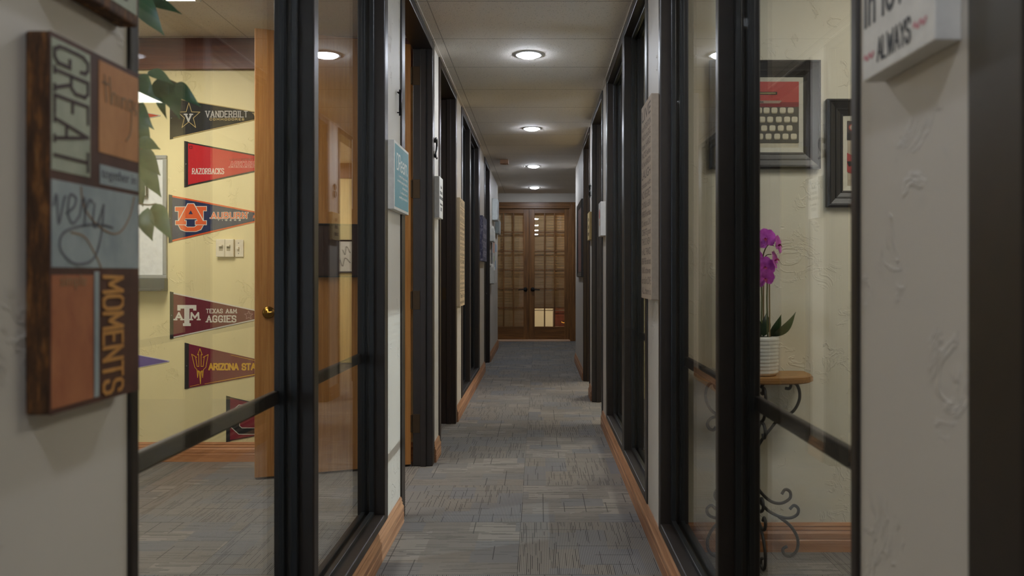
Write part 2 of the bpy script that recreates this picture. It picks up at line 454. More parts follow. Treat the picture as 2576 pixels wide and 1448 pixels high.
def wall_left(y0, y1):
    struct(MB().box(XL - TH, XL, y0, y1, 0, HC + .15).build('wall_left', M['wall']))
def wall_right(y0, y1):
    struct(MB().box(XR, XR + TH, y0, y1, 0, HC + .15).build('wall_right', M['wall']))
LW = [(-.5, 1.172), (3.181, 3.493), (4.59, 4.83), (5.855, 6.247), (8.19, 8.91), (9.88, LW_END)]
RW = [(-1.0, -0.35), (0.85, 1.148), (3.042, 3.37), (5.40, 5.71), (6.82, 7.13), (8.14, RW_END)]
for a, b in LW: wall_left(a, b)
for a, b in RW: wall_right(a, b)
wall_right(YB, -1.0)
struct(MB().box(XL - TH, XL, 1.172, 9.88, HC, HC + .15).build('wall_left', M['wall']))
struct(MB().box(XR, XR + TH, -0.35, 8.14, HC, HC + .15).build('wall_right', M['wall']))

# outer shell and partitions between the offices
def wbox(name, m, *b): return struct(MB().box(*b).build(name, m))
for b in ((-1.0, YE + 3.1, 0, 2.66), (YB, -2.7, 0, 2.66), (-2.7, -1.0, 0, .6), (-2.7, -1.0, 2.3, 2.66)):
    wbox('wall_left', M['wall_yellow'], XOL - .1, XOL, *b)      # daylight opening behind the camera
WY0, WY1, WZ0, WZ1 = 4.1, 4.98, 0.85, 2.24      # daylight window of the second right-hand office
wbox('wall_right', M['wall_cream'], XOR, XOR + .12, YB, WY0, 0, 2.66)
wbox('wall_right', M['wall_cream'], XOR, XOR + .12, WY1, YE + 3.1, 0, 2.66)
wbox('wall_right', M['wall_cream'], XOR, XOR + .12, WY0, WY1, 0, WZ0)
wbox('wall_right', M['wall_cream'], XOR, XOR + .12, WY0, WY1, WZ1, 2.66)
P1 = 4.63                                        # pennant wall of the first left-hand office
wbox('wall_back', M['wall_yellow'], XOL, XL - TH, P1, P1 + .1, 0, 2.64)
wbox('wall_back', M['wall_yellow'], XOL, XL - TH, 8.5, 8.6, 0, 2.64)
wbox('wall_back', M['wall_yellow'], XOL, XL - TH, LW_END - .1, LW_END, 0, 2.64)
P2 = 3.13                                        # picture wall of the first right-hand office
wbox('wall_back', M['wall_cream'], XR + TH, XOR, P2, P2 + .1, 0, 2.64)
wbox('wall_back', M['wall_yellow'], XR + TH, XOR, 6.93, 7.03, 0, 2.64)
wbox('wall_back', M['wall_yellow'], XR + TH, XOR, RW_END - .1, RW_END, 0, 2.64)
# wall behind the camera
wbox('wall_front', M['wall'], XOL, XOR, YB - .1, YB, 0, 2.66)

# end wall round the double doors
def E(px, py): return ((px - 1354) * YE / F, EYE + (690 - py) * YE / F)
EX0, _ = E(1228, 0); EX1, _ = E(1434, 0); ECX, _ = E(1331, 0)
DZ = 2.237
wbox('wall_back', M['wall'], XOL, EX0 - .02, YE, YE + .12, 0, 2.66)
wbox('wall_back', M['wall'], EX1 + .02, XOR, YE, YE + .12, 0, 2.66)
wbox('wall_back', M['wall'], EX0 - .02, EX1 + .02, YE, YE + .12, DZ + .02, 2.66)
wbox('wall_back', M['wall_cream'], XOL, XOR, YE + 3.0, YE + 3.1, 0, 2.66)
wbox('ceiling', M['ceil_office'], XOL, XOR, YE + .12, YE + 3.0, HO, HO + .1)

# baseboards
PROF = [(0, 0), (.018, 0), (.018, .046), (.015, .050), (.0175, .054), (.017, .074), (.010, .084), (.0125, .088), (.0075, .098), (.0095, .103), (.004, .115), (0, .115)]
def baseboard(name, axis, a, b, at, sgn, m):
    """profile swept along an axis; at = wall plane, sgn = direction out of the wall"""
    mb = MB(); r0 = []; r1 = []
    for o, z in PROF:
        p0 = (at + sgn * o, a, z) if axis == 'y' else (a, at + sgn * o, z)
        p1 = (at + sgn * o, b, z) if axis == 'y' else (b, at + sgn * o, z)
        r0.append(mb.bm.verts.new(p0)); r1.append(mb.bm.verts.new(p1))
    n = len(PROF)
    for i in range(n):
        j = (i + 1) % n; mb.bm.faces.new((r0[i], r0[j], r1[j], r1[i]))
    mb.bm.faces.new(r0); mb.bm.faces.new(r1[::-1])
    struct(mb.build(name, m))
for a, b in [(-.5, 3.491), (4.592, 4.828), (5.857, 8.908), (9.882, LW_END)]: baseboard('baseboard_left', 'y', a, b, XL, 1, M['oak_y'])
for a, b in [(YB, -.352), (0.852, 5.708), (6.822, 7.128), (8.142, RW_END)]: baseboard('baseboard_right', 'y', a, b, XR, -1, M['oak_y'])
baseboard('baseboard_back', 'x', XOL, XL - TH, P1, -1, M['oak_x'])
baseboard('baseboard_back', 'x', XR + TH, XOR, P2, -1, M['oak_x'])
struct(MB().box(XOL, XL - TH, P1 - .03, P1, 2.347, HO).build('trim_1', M['band']))
struct(MB().box(XR + TH, XOR, RW_END - .13, RW_END - .1, 2.34, HO).build('trim_2', M['band']))
# light wall-angle strip along the corridor ceiling
for x0, x1 in ((XL, XL + .02), (XR - .012, XR)):
    struct(MB().box(x0, x1, YB, RW_END, HC - .004, HC + .001).build('trim_3', M['ceil']))

# ---------------------------------------------------------------- glazed openings
BV = 0.004
def window(n, side, y0, y1, lights, rail, m_face, pr=0.006):
    """full-height glazed opening. lights: list of (a, b) clear openings along y; rail: chair rail on the office side"""
    s = -1 if side == 'L' else 1
    xf = XL if side == 'L' else XR              # corridor face of the wall
    X = lambda d: xf + s * d                    # d metres into the wall from the corridor face
    root = struct(empty('window_%d' % n, (xf, (y0 + y1) / 2, 0)))
    root_inv = Matrix.Translation((-xf, -(y0 + y1) / 2, 0))
    def part(mb, name, m):
        mb.bm.transform(root_inv); return mb.build(name, m, root)
    edges = [y0] + [v for ab in lights for v in ab] + [y1]
    for i in range(0, len(edges), 2):           # uprights
        a, b = edges[i], edges[i + 1]
        mb = MB().box(X(-pr), X(TH + pr), a, b, 0.116 if a > y0 - .001 else 0, HC, BV)
        part(mb, 'mullion' if 0 < i < len(edges) - 2 else 'jamb', m_face)
    for a, b in lights:
        part(MB().box(X(-pr), X(TH + pr), a, b, .116, .15, BV), 'sill', m_face)
        part(MB().box(X(-pr), X(TH + pr), a, b, HC - .05, HC, BV), 'head', m_face)
        st = MB()                                # glazing stops on both sides of the pane
        for d0, d1 in ((.036, .054), (.072, .088)):
            st.box(X(d0), X(d1), a, a + .014, .15, HC - .05, .002)
            st.box(X(d0), X(d1), b - .014, b, .15, HC - .05, .002)
            st.box(X(d0), X(d1), a + .014, b - .014, .15, .166, .002)
            st.box(X(d0), X(d1), a + .014, b - .014, HC - .066, HC - .05, .002)
        part(st, 'glazing_stop', M['frame_stop'])
        part(MB().box(X(.060), X(.066), a + .002, b - .002, .152, HC - .052), 'pane', M['glass'])
        if rail:
            part(MB().box(X(.089), X(.109), a, b, .762, .800, .005), 'chair_rail', m_face)
    return root
window(1, 'L', 1.172, 3.181, [(1.198, 2.13), (2.176, 3.116)], True, M['frame'])
window(2, 'R', 1.148, 3.042, [(1.173, 2.033), (2.064, 3.003)], True, M['frame'])
window(3, 'R', 3.37, 5.40, [(3.435, 4.27), (4.37, 5.32)], True, M['frame'])
window(4, 'L', 6.247, 8.19, [(6.35, 7.0), (7.09, 8.03)], False, M['frame'])
# dark door frame at the right-hand edge of the view, nearest the camera
def doorframe(n, side, y0, y1, fw=0.06, m=None, stop=True):
    s = -1 if side == 'L' else 1
    xf = XL if side == 'L' else XR
    X = lambda d: xf + s * d
    m = m or M['frame']
    root = struct(empty('door_%d' % n, (xf, (y0 + y1) / 2, 0)))
    inv = Matrix.Translation((-xf, -(y0 + y1) / 2, 0))
    def part(mb, name, mm): mb.bm.transform(inv); return mb.build(name, mm, root)
    for a, b, q in ((y0, y0 + fw, 1), (y1 - fw, y1, -1)):
        mb = MB().box(X(-.008), X(TH + .008), a, b, 0, HC, BV)
        if stop:
            e = b if q > 0 else a
            mb.box(X(.03), X(.062), e, e + q * .012, 0, HC - .05, .002)
        part(mb, 'jamb', m)
    mb = MB().box(X(-.008), X(TH + .008), y0 + fw, y1 - fw, HC - .05, HC, BV)
    part(mb, 'head', m)
    return root, part, X
doorframe(1, 'R', -0.35, 0.85, 0.10)
d2, part2, X2 = doorframe(2, 'L', 3.493, 4.59, 0.085)
d3, part3, X3 = doorframe(3, 'L', 4.83, 5.855, 0.07, M['jamb_brown'])
d4, part4, X4 = doorframe(4, 'L', 8.91, 9.88, 0.09)
d5, part5, X5 = doorframe(5, 'R', 5.71, 6.82, 0.055)
d6, part6, X6 = doorframe(6, 'R', 7.13, 8.14, 0.05, M['jamb_brown'])
# strike plate of the second left doorway, closed leaf of the third with its lever
part3(MB().box(X3(.066), X3(.094), 5.782, 5.786, .93, 1.02), 'strike_plate', M['hinge'])
part4(MB().box(X4(.055), X4(.098), 9.0, 9.79, .01, HC - .052), 'door_leaf', M['jamb_brown'])
lv = MB().lathe([(.0, 0), (.026, 0), (.026, .012), (.011, .016), (.011, .06), (.0, .06)], (XL - .055, 9.12, .89), 16, 'x')
lv.box(XL - .002, XL + .012, 9.11, 9.23, .882, .898, .003)
part4(lv, 'lever_handle', M['blackmetal'])

# ---- open oak door of the first office, hung on the far jamb
HX, HY = -0.742, 4.500
ang = math.atan2(4.20 - HY, -1.545 - HX)
dw = math.hypot(-1.545 - HX, 4.20 - HY)
dr = struct(empty('door_7', (HX, HY, 0))); dr.rotation_euler = (0, 0, ang)     # local x runs hinge -> free edge
MB().box(0.0, dw, -0.044, 0.0, .012, 2.462, .003).build('door_leaf', M['door_oak'], dr)
# local +y is the side turned to the camera (the door opens towards -x)
hl = MB()
def disc_y(mb, c, prof, seg=20): mb.lathe(prof, c, seg, 'y')
hx = dw - .072
disc_y(hl, (hx, 0, .912), [(.0, -.0005), (.033, -.0005), (.033, .006), (.028, .010), (.012, .012), (.012, .045), (.0, .045)])
hl.tube(smooth_curve([(hx, .045, .912), (hx - .02, .052, .913), (hx - .06, .05, .916), (hx - .105, .047, .908)], 5), .009, 10, .007)
hl.build('lever_handle', M['brass'], dr, True)
for z in (.25, .97, 1.62, 2.28):
    part2(MB().box(X2(.066), X2(.112), 4.503, 4.509, z - .055, z + .055, .001).lathe([(.0, z - .05), (.007, z - .05), (.007, z + .05), (.0, z + .05)], (X2(.115), 4.503, 0), 10), 'hinge', M['hinge'])
# dark noticeboard hung on the oak door
nb = tag(empty('notice_board', mat=dr.matrix_basis @ Matrix.Translation((.17, 0.0, 1.12)) ), 'dark brown rectangular board hung flat on the open oak door', 'board')
nb.matrix_world = Matrix.Translation((HX, HY, 0)) @ Matrix.Rotation(ang, 4, 'Z') @ Matrix.Translation((.17, .001, 1.112))
MB().box(0, .42, 0, .012, 0, .285, .002).build('panel', plain('dark_brown_board', (52, 30, 24), .5), nb)
fr = MB(); t_ = .008
fr.box(-t_, .42 + t_, 0, .016, -t_, 0); fr.box(-t_, .42 + t_, 0, .016, .285, .285 + t_)
fr.box(-t_, 0, 0, .016, 0, .285); fr.box(.42, .42 + t_, 0, .016, 0, .285)
fr.build('frame', M['black'], nb)

# ---- oak double doors at the end
cas = struct(empty('trim_4', (ECX, YE, 0)))
def cpart(mb, name, m): mb.bm.transform(Matrix.Translation((-ECX, -YE, 0))); return mb.build(name, m, cas)
for x0, x1 in ((EX0 - .10, EX0 + .012), (EX1 - .012, EX1 + .10)):
    cpart(MB().box(x0, x1, YE - .03, YE, 0, DZ + .10, .008).box(x0 + .03, x1 - .03, YE - .038, YE - .028, 0, DZ + .06, .004), 'side_casing', M['walnut'])
cpart(MB().box(EX0, EX1, YE - .03, YE, DZ - .010, DZ + .10, .008).box(EX0, EX1, YE - .038, YE - .028, DZ + .03, DZ + .07, .004), 'head_casing', M['walnut_x'])
struct(MB().box(EX0, EX1, YE - .10, YE + .02, 0, .02, .004).build('trim_5', plain('pale_threshold', (222, 182, 152), .5)))
def french(n, x0, x1, hinge_left):
    root = struct(empty('door_%d' % n, ((x0 + x1) / 2, YE + .03, 0)))
    inv = Matrix.Translation((-(x0 + x1) / 2, -YE - .03, 0))
    def part(mb, name, m, par=root): mb.bm.transform(inv); return mb.build(name, m, par)
    st = .092; zb = E(0, 821)[1]; zt = E(0, 536)[1]
    ya, yb = YE + .01, YE + .05
    part(MB().box(x0, x0 + st, ya, yb, .024, DZ, .002), 'stile', M['walnut'])
    part(MB().box(x1 - st, x1, ya, yb, .024, DZ, .002), 'stile', M['walnut'])
    part(MB().box(x0 + st, x1 - st, ya, yb, .024, zb, .002), 'bottom_rail', M['walnut_x'])
    part(MB().box(x0 + st, x1 - st, ya, yb, zt, DZ, .002), 'top_rail', M['walnut_x'])
    g = MB(); wdt = (x1 - x0 - 2 * st)
    for i in (1, 2): g.box(x0 + st + wdt * i / 3 - .011, x0 + st + wdt * i / 3 + .011, ya + .002, yb - .002, zb, zt, .003)
    for j in range(1, 6): g.box(x0 + st, x1 - st, ya + .002, yb - .002, zb + (zt - zb) * j / 6 - .011, zb + (zt - zb) * j / 6 + .011, .003)
    part(g, 'muntin', M['walnut'])
    part(MB().box(x0 + st - .005, x1 - st + .005, YE + .027, YE + .033, zb - .005, zt + .005), 'pane', M['glass'])
    if hinge_left: part(MB().box(x1 - .016, x1 + .020, YE + .0505, YE + .062, .03, DZ - .01, .003), 'astragal', M['walnut'])
    hxx = (x1 - .058) if hinge_left else (x0 + .058)
    q = -1 if hinge_left else 1
    h = MB().lathe([(.0, 0), (.036, 0), (.036, -.012), (.015, -.018), (.013, -.05), (.0, -.05)], (hxx, ya, .868), 18, 'y')
    h.tube([(hxx, ya - .05, .868), (hxx + q * .05, ya - .053, .868), (hxx + q * .12, ya - .05, .862)], .009, 8)
    part(h, 'lever_handle', M['blackmetal'])
    return root
french(8, EX0 + .003, ECX - .002, True)
french(9, ECX + .002, EX1 - .003, False)

# ---- daylight window of the second office on the right (lights the corridor wall)
wr = struct(empty('window_5', (XOR, (WY0 + WY1) / 2, WZ0)))
fm = MB()
for b in ((WY0, WY0 + .04, WZ0, WZ1), (WY1 - .04, WY1, WZ0, WZ1), (WY0, WY1, WZ0, WZ0 + .04), (WY0, WY1, WZ1 - .04, WZ1)):
    fm.box(XOR + .03, XOR + .09, b[0], b[1], b[2], b[3])
fm.bm.transform(Matrix.Translation((-XOR, -(WY0 + WY1) / 2, -WZ0))); fm.build('frame', M['white'], wr)
gp = MB().box(XOR + .055, XOR + .061, WY0 + .04, WY1 - .04, WZ0 + .04, WZ1 - .04)
gp.bm.transform(Matrix.Translation((-XOR, -(WY0 + WY1) / 2, -WZ0))); gp.build('pane', M['glass'], wr)

def blind(name, cx, y, x0, x1, z0, z1, step, m, label, along='x', tilt=.5):
    root = tag(empty(name, (cx, y, z1) if along == 'x' else (y, cx, z1)), label, 'blind')
    sl = MB(); n = int((z1 - z0) / step); hw = step * .56
    for i in range(n):
        z = -(i + .6) * step
        a, b = hw * math.cos(tilt), hw * math.sin(tilt)
        for s in (1,):
            pts = [(-a, b), (a, -b), (a, -b + .002), (-a, b + .002)]
            if along == 'x':
                v0 = [sl.bm.verts.new((x0 - cx, p[0], z + p[1])) for p in pts]; v1 = [sl.bm.verts.new((x1 - cx, p[0], z + p[1])) for p in pts]
            else:
                v0 = [sl.bm.verts.new((p[0], x0 - cx, z + p[1])) for p in pts]; v1 = [sl.bm.verts.new((p[0], x1 - cx, z + p[1])) for p in pts]
            for k in range(4):
                j = (k + 1) % 4; sl.bm.faces.new((v0[k], v0[j], v1[j], v1[k]))
            sl.bm.faces.new(v0); sl.bm.faces.new(v1[::-1])
    sl.build('slat', m, root)
    for nm, hh, z0, z1 in (('head_rail', .02, -.02, .02), ('bottom_rail', .014, -(n + .9) * step, -(n + .5) * step - .005)):
        hr = MB()
        if along == 'x': hr.box(x0 - cx, x1 - cx, -hh, hh, z0, z1, .003)
        else: hr.box(-hh, hh, x0 - cx, x1 - cx, z0, z1, .003)
        hr.build(nm, m, root)
    for f in (.2, .8):
        cd = MB()
        q = x0 + (x1 - x0) * f - cx
        if along == 'x': cd.tube([(q, -.012, 0), (q, -.012, -(n + .5) * step)], .0015, 5)
        else: cd.tube([(-.012, q, 0), (-.012, q, -(n + .5) * step)], .0015, 5)
        cd.build('ladder_cord', m, root)
    return root
slatm = wood('wood_blind_slat', (186, 158, 120), (222, 198, 160), 0, .5)
zt = E(0, 536)[1] + .05; zb2 = E(0, 778)[1]
blind('wooden_blind', (EX0 + ECX) / 2, YE + .10, EX0 + .05, ECX - .05, .12, zt, .046, slatm, 'wooden slat blind behind the panes of the left french door', 'x', 1.12)
blind('wooden_blind', (EX1 + ECX) / 2, YE + .10, ECX + .05, EX1 - .05, zb2, zt, .046, slatm, 'wooden slat blind behind the panes of the right french door', 'x', 1.12)
blind('window_blind', (WY0 + WY1) / 2, XOR - .04, WY0 - .03, WY1 + .03, WZ0 - .02, WZ1 + .02, .026, M['white'], 'white slat blind over the daylight window of the right office', 'y', .15)

# ---- dark red desk behind the double doors
dk = tag(empty('desk', (.62, YE + 1.2, 0.0)), 'red brown wooden desk with brass pulls behind the right french door', 'desk')
redw = wood('red_brown_desk', (88, 40, 28), (128, 66, 46), 0, .35)
MB().box(-.36, 1.0, -.02, .7, .74, .78, .005).build('desk_top', redw, dk)
MB().box(-.34, .98, 0, .68, .06, .74).box(-.31, .95, .03, .65, 0, .06).build('pedestal', redw, dk)
for ix in range(3):
    for iz in range(2):
        x0 = -.31 + ix * .42; z0 = .10 + iz * .31
        d = MB().box(x0, x0 + .38, -.018, 0, z0, z0 + .28, .004).build('drawer', redw, dk)
        hp = MB().tube(smooth_curve([(x0 + .12, -.018, z0 + .16), (x0 + .13, -.045, z0 + .135), (x0 + .19, -.05, z0 + .13), (x0 + .25, -.045, z0 + .135), (x0 + .26, -.018, z0 + .16)], 4), .009, 8)
        hp.build('pull', plain('polished_brass', (214, 160, 70), .22, 1.0), d, True)

# ================================================================== LAMPS
def downlight(y, label):
    root = tag(empty('ceiling_downlight', (-.06, y, HC)), label, 'ceiling light', 'recessed downlights along the corridor ceiling')
    MB().lathe([(.086, -.001), (.086, -.005), (.074, -.006), (.068, -.001)], (0, 0, 0), 36).build('trim_ring', M['reflector'], root, True)
    MB().lathe([(.0, -.022), (.03, -.0205), (.05, -.016), (.062, -.010), (.067, -.003), (.0, -.002)], (0, 0, 0), 28).build('lens', M['downlight'], root)
    return root
for y, lab in ((-.09, 'round recessed downlight over the near end of the corridor, beside the first doorway'),
               (2.35, 'round recessed downlight above the first pair of glass panes'),
               (4.79, 'largest bright round downlight, in the corridor ceiling between the open oak door and number 2'),
               (7.21, 'second round downlight along the corridor ceiling, beyond the numbered doors'),
               (9.72, 'third round downlight along the corridor ceiling, just beyond the small beige box'),
               (12.1, 'farthest and smallest round downlight, in front of the french doors')):
    downlight(y, lab)
def troffer(x0, x1, y0, y1, m, label):
    root = tag(empty('ceiling_light_panel', ((x0 + x1) / 2, (y0 + y1) / 2, HO)), label, 'ceiling light', 'flat office ceiling panels')
    a, b = (x1 - x0) / 2, (y1 - y0) / 2; t = .02
    fr = MB()
    fr.box(-a, a, -b, -b + t, -.014, -.0005); fr.box(-a, a, b - t, b, -.014, -.0005)
    fr.box(-a, -a + t, -b + t, b - t, -.014, -.0005); fr.box(a - t, a, -b + t, b - t, -.014, -.0005)
    fr.build('frame', M['white'], root)
    MB().box(-a + t, a - t, -b + t, b - t, -.006, -.001).build('diffuser', m, root)
troffer(-2.34, -1.73, 2.74, 3.96, M['trofwarm'], 'ceiling light panel in the pennant office, edge seen beyond the ficus leaves')
troffer(1.66, 2.27, 5.08, 6.30, M['trofwhite'], 'bright ceiling light panel of the second right office, mirrored in the left glass')
troffer(1.35, 1.96, 1.3, 2.52, M['trof_fill'], 'unseen ceiling light panel added to brighten the office with the orchid table')  # out of view, added to lift the light on the orchid office walls
troffer(1.2, 1.81, 8.0, 9.2, M['trofwarm'], 'ceiling light panel of the third right office')
troffer(.6, 1.21, YE + .5, YE + 1.7, emit('far_troffer_lens', (255, 232, 196), 12.0), 'ceiling light panel of the room behind the french doors')

# ================================================================== WALL ART ON THE LEFT, NEAREST
def facet(mb, x0, x1, y0, y1, z): mb.prism([(x0, y0), (x1, y0), (x1, y1), (x0, y1)], z, z + .0006)
barkm = NT('rough_bark_edge'); p_ = barkm.pos((60, 60, 9))
barkm.base(barkm.ramp(barkm.noise(p_, 1.6, 6, .7), [(.3, lin((44, 28, 16))), (.5, lin((92, 60, 32))), (.6, lin((150, 98, 46))), (.72, lin((150, 138, 110)))])); barkm.rough(.7)
barkm.bump(barkm.noise(p_, 2.2, 6, .7), .006)
barkm = barkm.m
def paint(name, a, b, sc=22):
    t = NT(name); t.base(t.ramp(t.noise(t.pos((1, 1, .5)), sc, 5, .65), [(.3, lin(a)), (.7, lin(b))])); t.rough(.55); return t.m
pg = paint('sage_paint', (150, 156, 136), (180, 184, 164)); po = paint('orange_paint', (170, 112, 66), (198, 142, 92))
pb = paint('blue_paint', (134, 146, 150), (164, 174, 174)); pr_ = paint('terracotta_paint', (150, 84, 56), (180, 116, 76))
pd = paint('umber_paint', (64, 38, 30), (88, 54, 42)); pl_ = paint('gold_letter_paint', (176, 118, 56), (200, 146, 80))
inkb = paint('dark_ink', (52, 34, 36), (66, 46, 46)); inkg = paint('grey_ink', (84, 84, 94), (108, 110, 116)); inkbr = paint('brown_script_ink', (136, 108, 80), (150, 122, 92))
WA_Y0, WA_Y1, WA_Z0, WA_Z1 = .937, 1.147, .9485, 1.417
def wall_block(z0, z1, label):
    root = wallthing('wall_art', 'L', (XL, WA_Y0, z0), label, 'wall art', 'painted wooden word blocks')
    W, H = WA_Y1 - WA_Y0, z1 - z0
    MB().box(0, W, 0, H, .0005, .0305, .004).build('block', barkm, root)
    return root, W, H
wa, W, H = wall_block(WA_Z0, WA_Z1, 'painted wooden block reading GREAT things, very, MOMENTS in sage, orange and blue panels')
Z = .0306
def pan(name, m, u0, u1, v0, v1, z=Z):
    mb = MB(); facet(mb, u0 * W, u1 * W, v0 * H, v1 * H, z); return mb.build(name, m, wa)
pan('panel', pd, .0, 1, .0, 1, Z)
pan('panel', pg, .015, .40, .64, .985, Z + .0006); pan('panel', po, .50, .985, .72, .985, Z + .0006)
pan('panel', pb, .51, .985, .628, .685, Z + .0006); pan('panel', pb, .015, .985, .385, .615, Z + .0006)
pan('panel', pr_, .015, .435, .015, .365, Z + .0006); pan('panel', pb, .45, .50, .015, .375, Z + .0006)
ZT = Z + .0013
RT = lambda x, y: (y, -x)        # turns lettering clockwise: it reads downwards
mb = MB(); stext(mb, 'GREAT', -.975 * H, -.65 * H, .03 * W, .385 * W, .0046, ZT, ZT + .0005, True, RT, .3); mb.build('lettering', inkb, wa)
mb = MB(); stext(mb, 'MOMENTS', -.365 * H, -.012 * H, .535 * W, .79 * W, .0052, ZT, ZT + .0005, False, RT, .26); mb.build('lettering', pl_, wa)
def script(root, m, strokes, wd, z, W, H):
    mb = MB()
    for st in strokes:
        c = smooth_curve([(a * W, b * H, 0) for a, b in st], 7)
        mb.ribbon([(v.x, v.y) for v in c], wd, z, z + .0005)
    return mb.build('lettering', m, root)
# "very" with its long looping tail, then the small script words
script(wa, inkg, [[(.03, .545), (.06, .575), (.08, .50), (.13, .565), (.15, .575)],
                  [(.15, .53), (.23, .55), (.25, .575), (.19, .58), (.17, .53), (.22, .505), (.29, .53)],
                  [(.29, .53), (.32, .575), (.34, .57), (.34, .50)], [(.34, .54), (.39, .575), (.43, .57)],
                  [(.45, .57), (.43, .515), (.47, .505), (.55, .57)], [(.55, .57), (.52, .48), (.43, .41), (.24, .395), (.10, .43), (.12, .475), (.30, .50), (.50, .51), (.66, .505)]], .0032, ZT, W, H)
script(wa, inkbr, [[(.30, .61), (.34, .55), (.52, .50), (.72, .49), (.86, .54), (.93, .61)], [(.20, .48), (.34, .47), (.46, .42), (.52, .385)]], .0022, ZT, W, H)
script(wa, inkbr, [[(.56, .95), (.58, .87)], [(.53, .925), (.62, .925)], [(.62, .95), (.64, .87), (.66, .905), (.69, .90), (.69, .87)], [(.72, .905), (.73, .87)],
                   [(.76, .905), (.77, .87), (.78, .90), (.82, .90), (.82, .87)], [(.90, .90), (.86, .905), (.86, .875), (.90, .88), (.90, .905), (.88, .81), (.82, .775)], [(.95, .905), (.93, .885), (.96, .875), (.94, .865)]], .0026, ZT, W, H)
mb = MB(); mb.text('together in', .020, Matrix.Translation((.53 * W, .648 * H, ZT))); mb.build('lettering', inkg, wa)
mb = MB(); mb.text('simple', .022, Matrix.Translation((.09 * W, .335 * H, ZT))); mb.build('lettering', inkbr, wa)
wb, W2, H2 = wall_block(1.486, 1.955, 'painted wooden block hung directly above the GREAT things block, cut off by the frame')
mb = MB(); facet(mb, .03 * W2, .97 * W2, .035 * H2, .97 * H2, Z); mb.build('panel', pg, wb)
mb = MB()
for u in (.10, .28, .47, .62, .80): mb.prism([(u * W2, .06 * H2), (u * W2 + .009, .06 * H2), (u * W2 + .009, .5 * H2), (u * W2, .5 * H2)], Z + .0006, Z + .0012)
mb.build('lettering', inkb, wb)

# ================================================================== BOX SIGNS ALONG THE CORRIDOR
def canvas(name, side, y0, y1, z0, z1, th, m_side, label, cat='sign', group=None, rough=False):
    """box canvas; y0 = near edge, y1 = far edge"""
    x = XL if side == 'L' else XR
    root = wallthing(name, side, (x, y0 if side == 'L' else y1, z0), label, cat, group)
    W, H = y1 - y0, z1 - z0
    MB().box(0, W, 0, H, .0005, th, .0015).build('canvas', m_side, root)
    return root, W, H
# DREAM sign
dm, W, H = canvas('dream_sign', 'L', 3.198, 3.553, 1.392, 1.680, .028, M['white'], 'white boxed sign with teal face reading DREAM beside the open oak door')
teal = plain('teal_print', (106, 160, 172), .5, 0, .04)
mb = MB(); facet(mb, .012, W - .012, .012, H - .012, .028); mb.build('face', teal, dm)
wl = plain('white_print', (232, 236, 232), .5)
mb = MB(); stext(mb, 'DReam.', .05, W - .035, .170, .242, .0075, .0287, .0291, False, lambda x, y: (x, y), .2)
for i, s in enumerate(('1. - a series of images, thoughts', 'or emotions passing through the', 'mind during sleep', '2. - an idea or a vision of', 'something to be wished for')):
    mb.text(s, .0165, Matrix.Translation((W - .035, .146 - i * .0225, .0287)) @ Matrix.Scale(1.15, 4, (1, 0, 0)), 'RIGHT', .0001)
mb.build('lettering', wl, dm)
# small white sign after doorway 1
sw, W, H = canvas('quote_sign', 'L', 4.60, 4.765, 1.46, 1.707, .036, M['white'], 'small white boxed sign with grey lettering under the number 2')
gi = plain('grey_print', (98, 98, 98), .6)
mb = MB()
for i, (s, h) in enumerate((('This is', .022), ('YOUR LIFE', .024), ('ADVENTURE', .027), ('do what you', .021), ('LOVE', .032))):
    mb.text(s, h, Matrix.Translation((W / 2, .18 - i * .034, .0362)), 'CENTER', .0004)
mb.build('lettering', gi, sw)
# tall tan sign between doorway 2 and the far window
kraft = plain('kraft_canvas', (206, 184, 150), .7, 0, .05)
ki = plain('brown_print', (92, 78, 64), .7)
def manifesto(root, W, H, z, lines, m, bars=()):
    mb = MB(); y = H - .012
    tot = sum(h for _, h in lines); k = (H - .024) / tot
    for s, h in lines:
        hh = h * k; y -= hh
        if s == '-':
            mb.prism([(.03 * W, y + hh * .4), (.97 * W, y + hh * .4), (.97 * W, y + hh * .6), (.03 * W, y + hh * .6)], z, z + .0004); continue
        n = MB(); n.text(s, 1.0, Matrix.Identity(4), 'LEFT', .01, .0)
        xs = [v.co.x for v in n.bm.verts]; ys = [v.co.y for v in n.bm.verts]
        x0, x1, y1 = min(xs), max(xs), max(ys)
        mt = Matrix.Translation((.06 * W, y + hh * .18, z)) @ Matrix.Diagonal((.88 * W / (x1 - x0), hh * .68 / y1, 1, 1)) @ Matrix.Translation((-x0, 0, 0))
        n.bm.transform(mt)
        me = bpy.data.meshes.new('lettering'); n.bm.to_mesh(me); n.bm.free(); mb.bm.from_mesh(me); bpy.data.meshes.remove(me)
    return mb.build('lettering', m, root)
tl, W, H = canvas('tall_quote_canvas', 'L', 5.865, 6.235, .875, 1.706, .030, kraft, 'tall narrow tan canvas packed with dark printed lines and rules beside the second doorway')
manifesto(tl, W, H, .0302, [('This Is Us', 1.6), ('-', .5), ('IN THIS HOUSE', 1.5), ('WE DO REAL', 1.6), ('-', .5), ('we do mistakes', 1), ('we do I am sorry', 1.2), ('SECOND CHANCES', 1.2), ('we do fun', 1), ('WE DO HUGS', 1.3), ('we do forgiveness', 1.2), ('-', .5), ('WE DO FAMILY', 1.3), ('we do really loud', 1), ('we do together', 1), ('WE DO LOVE', 1.6), ('we do patience', 1), ('we do our best', 1), ('-', .5), ('Thank You', 1.6), ('we are family', 1.2)], ki)
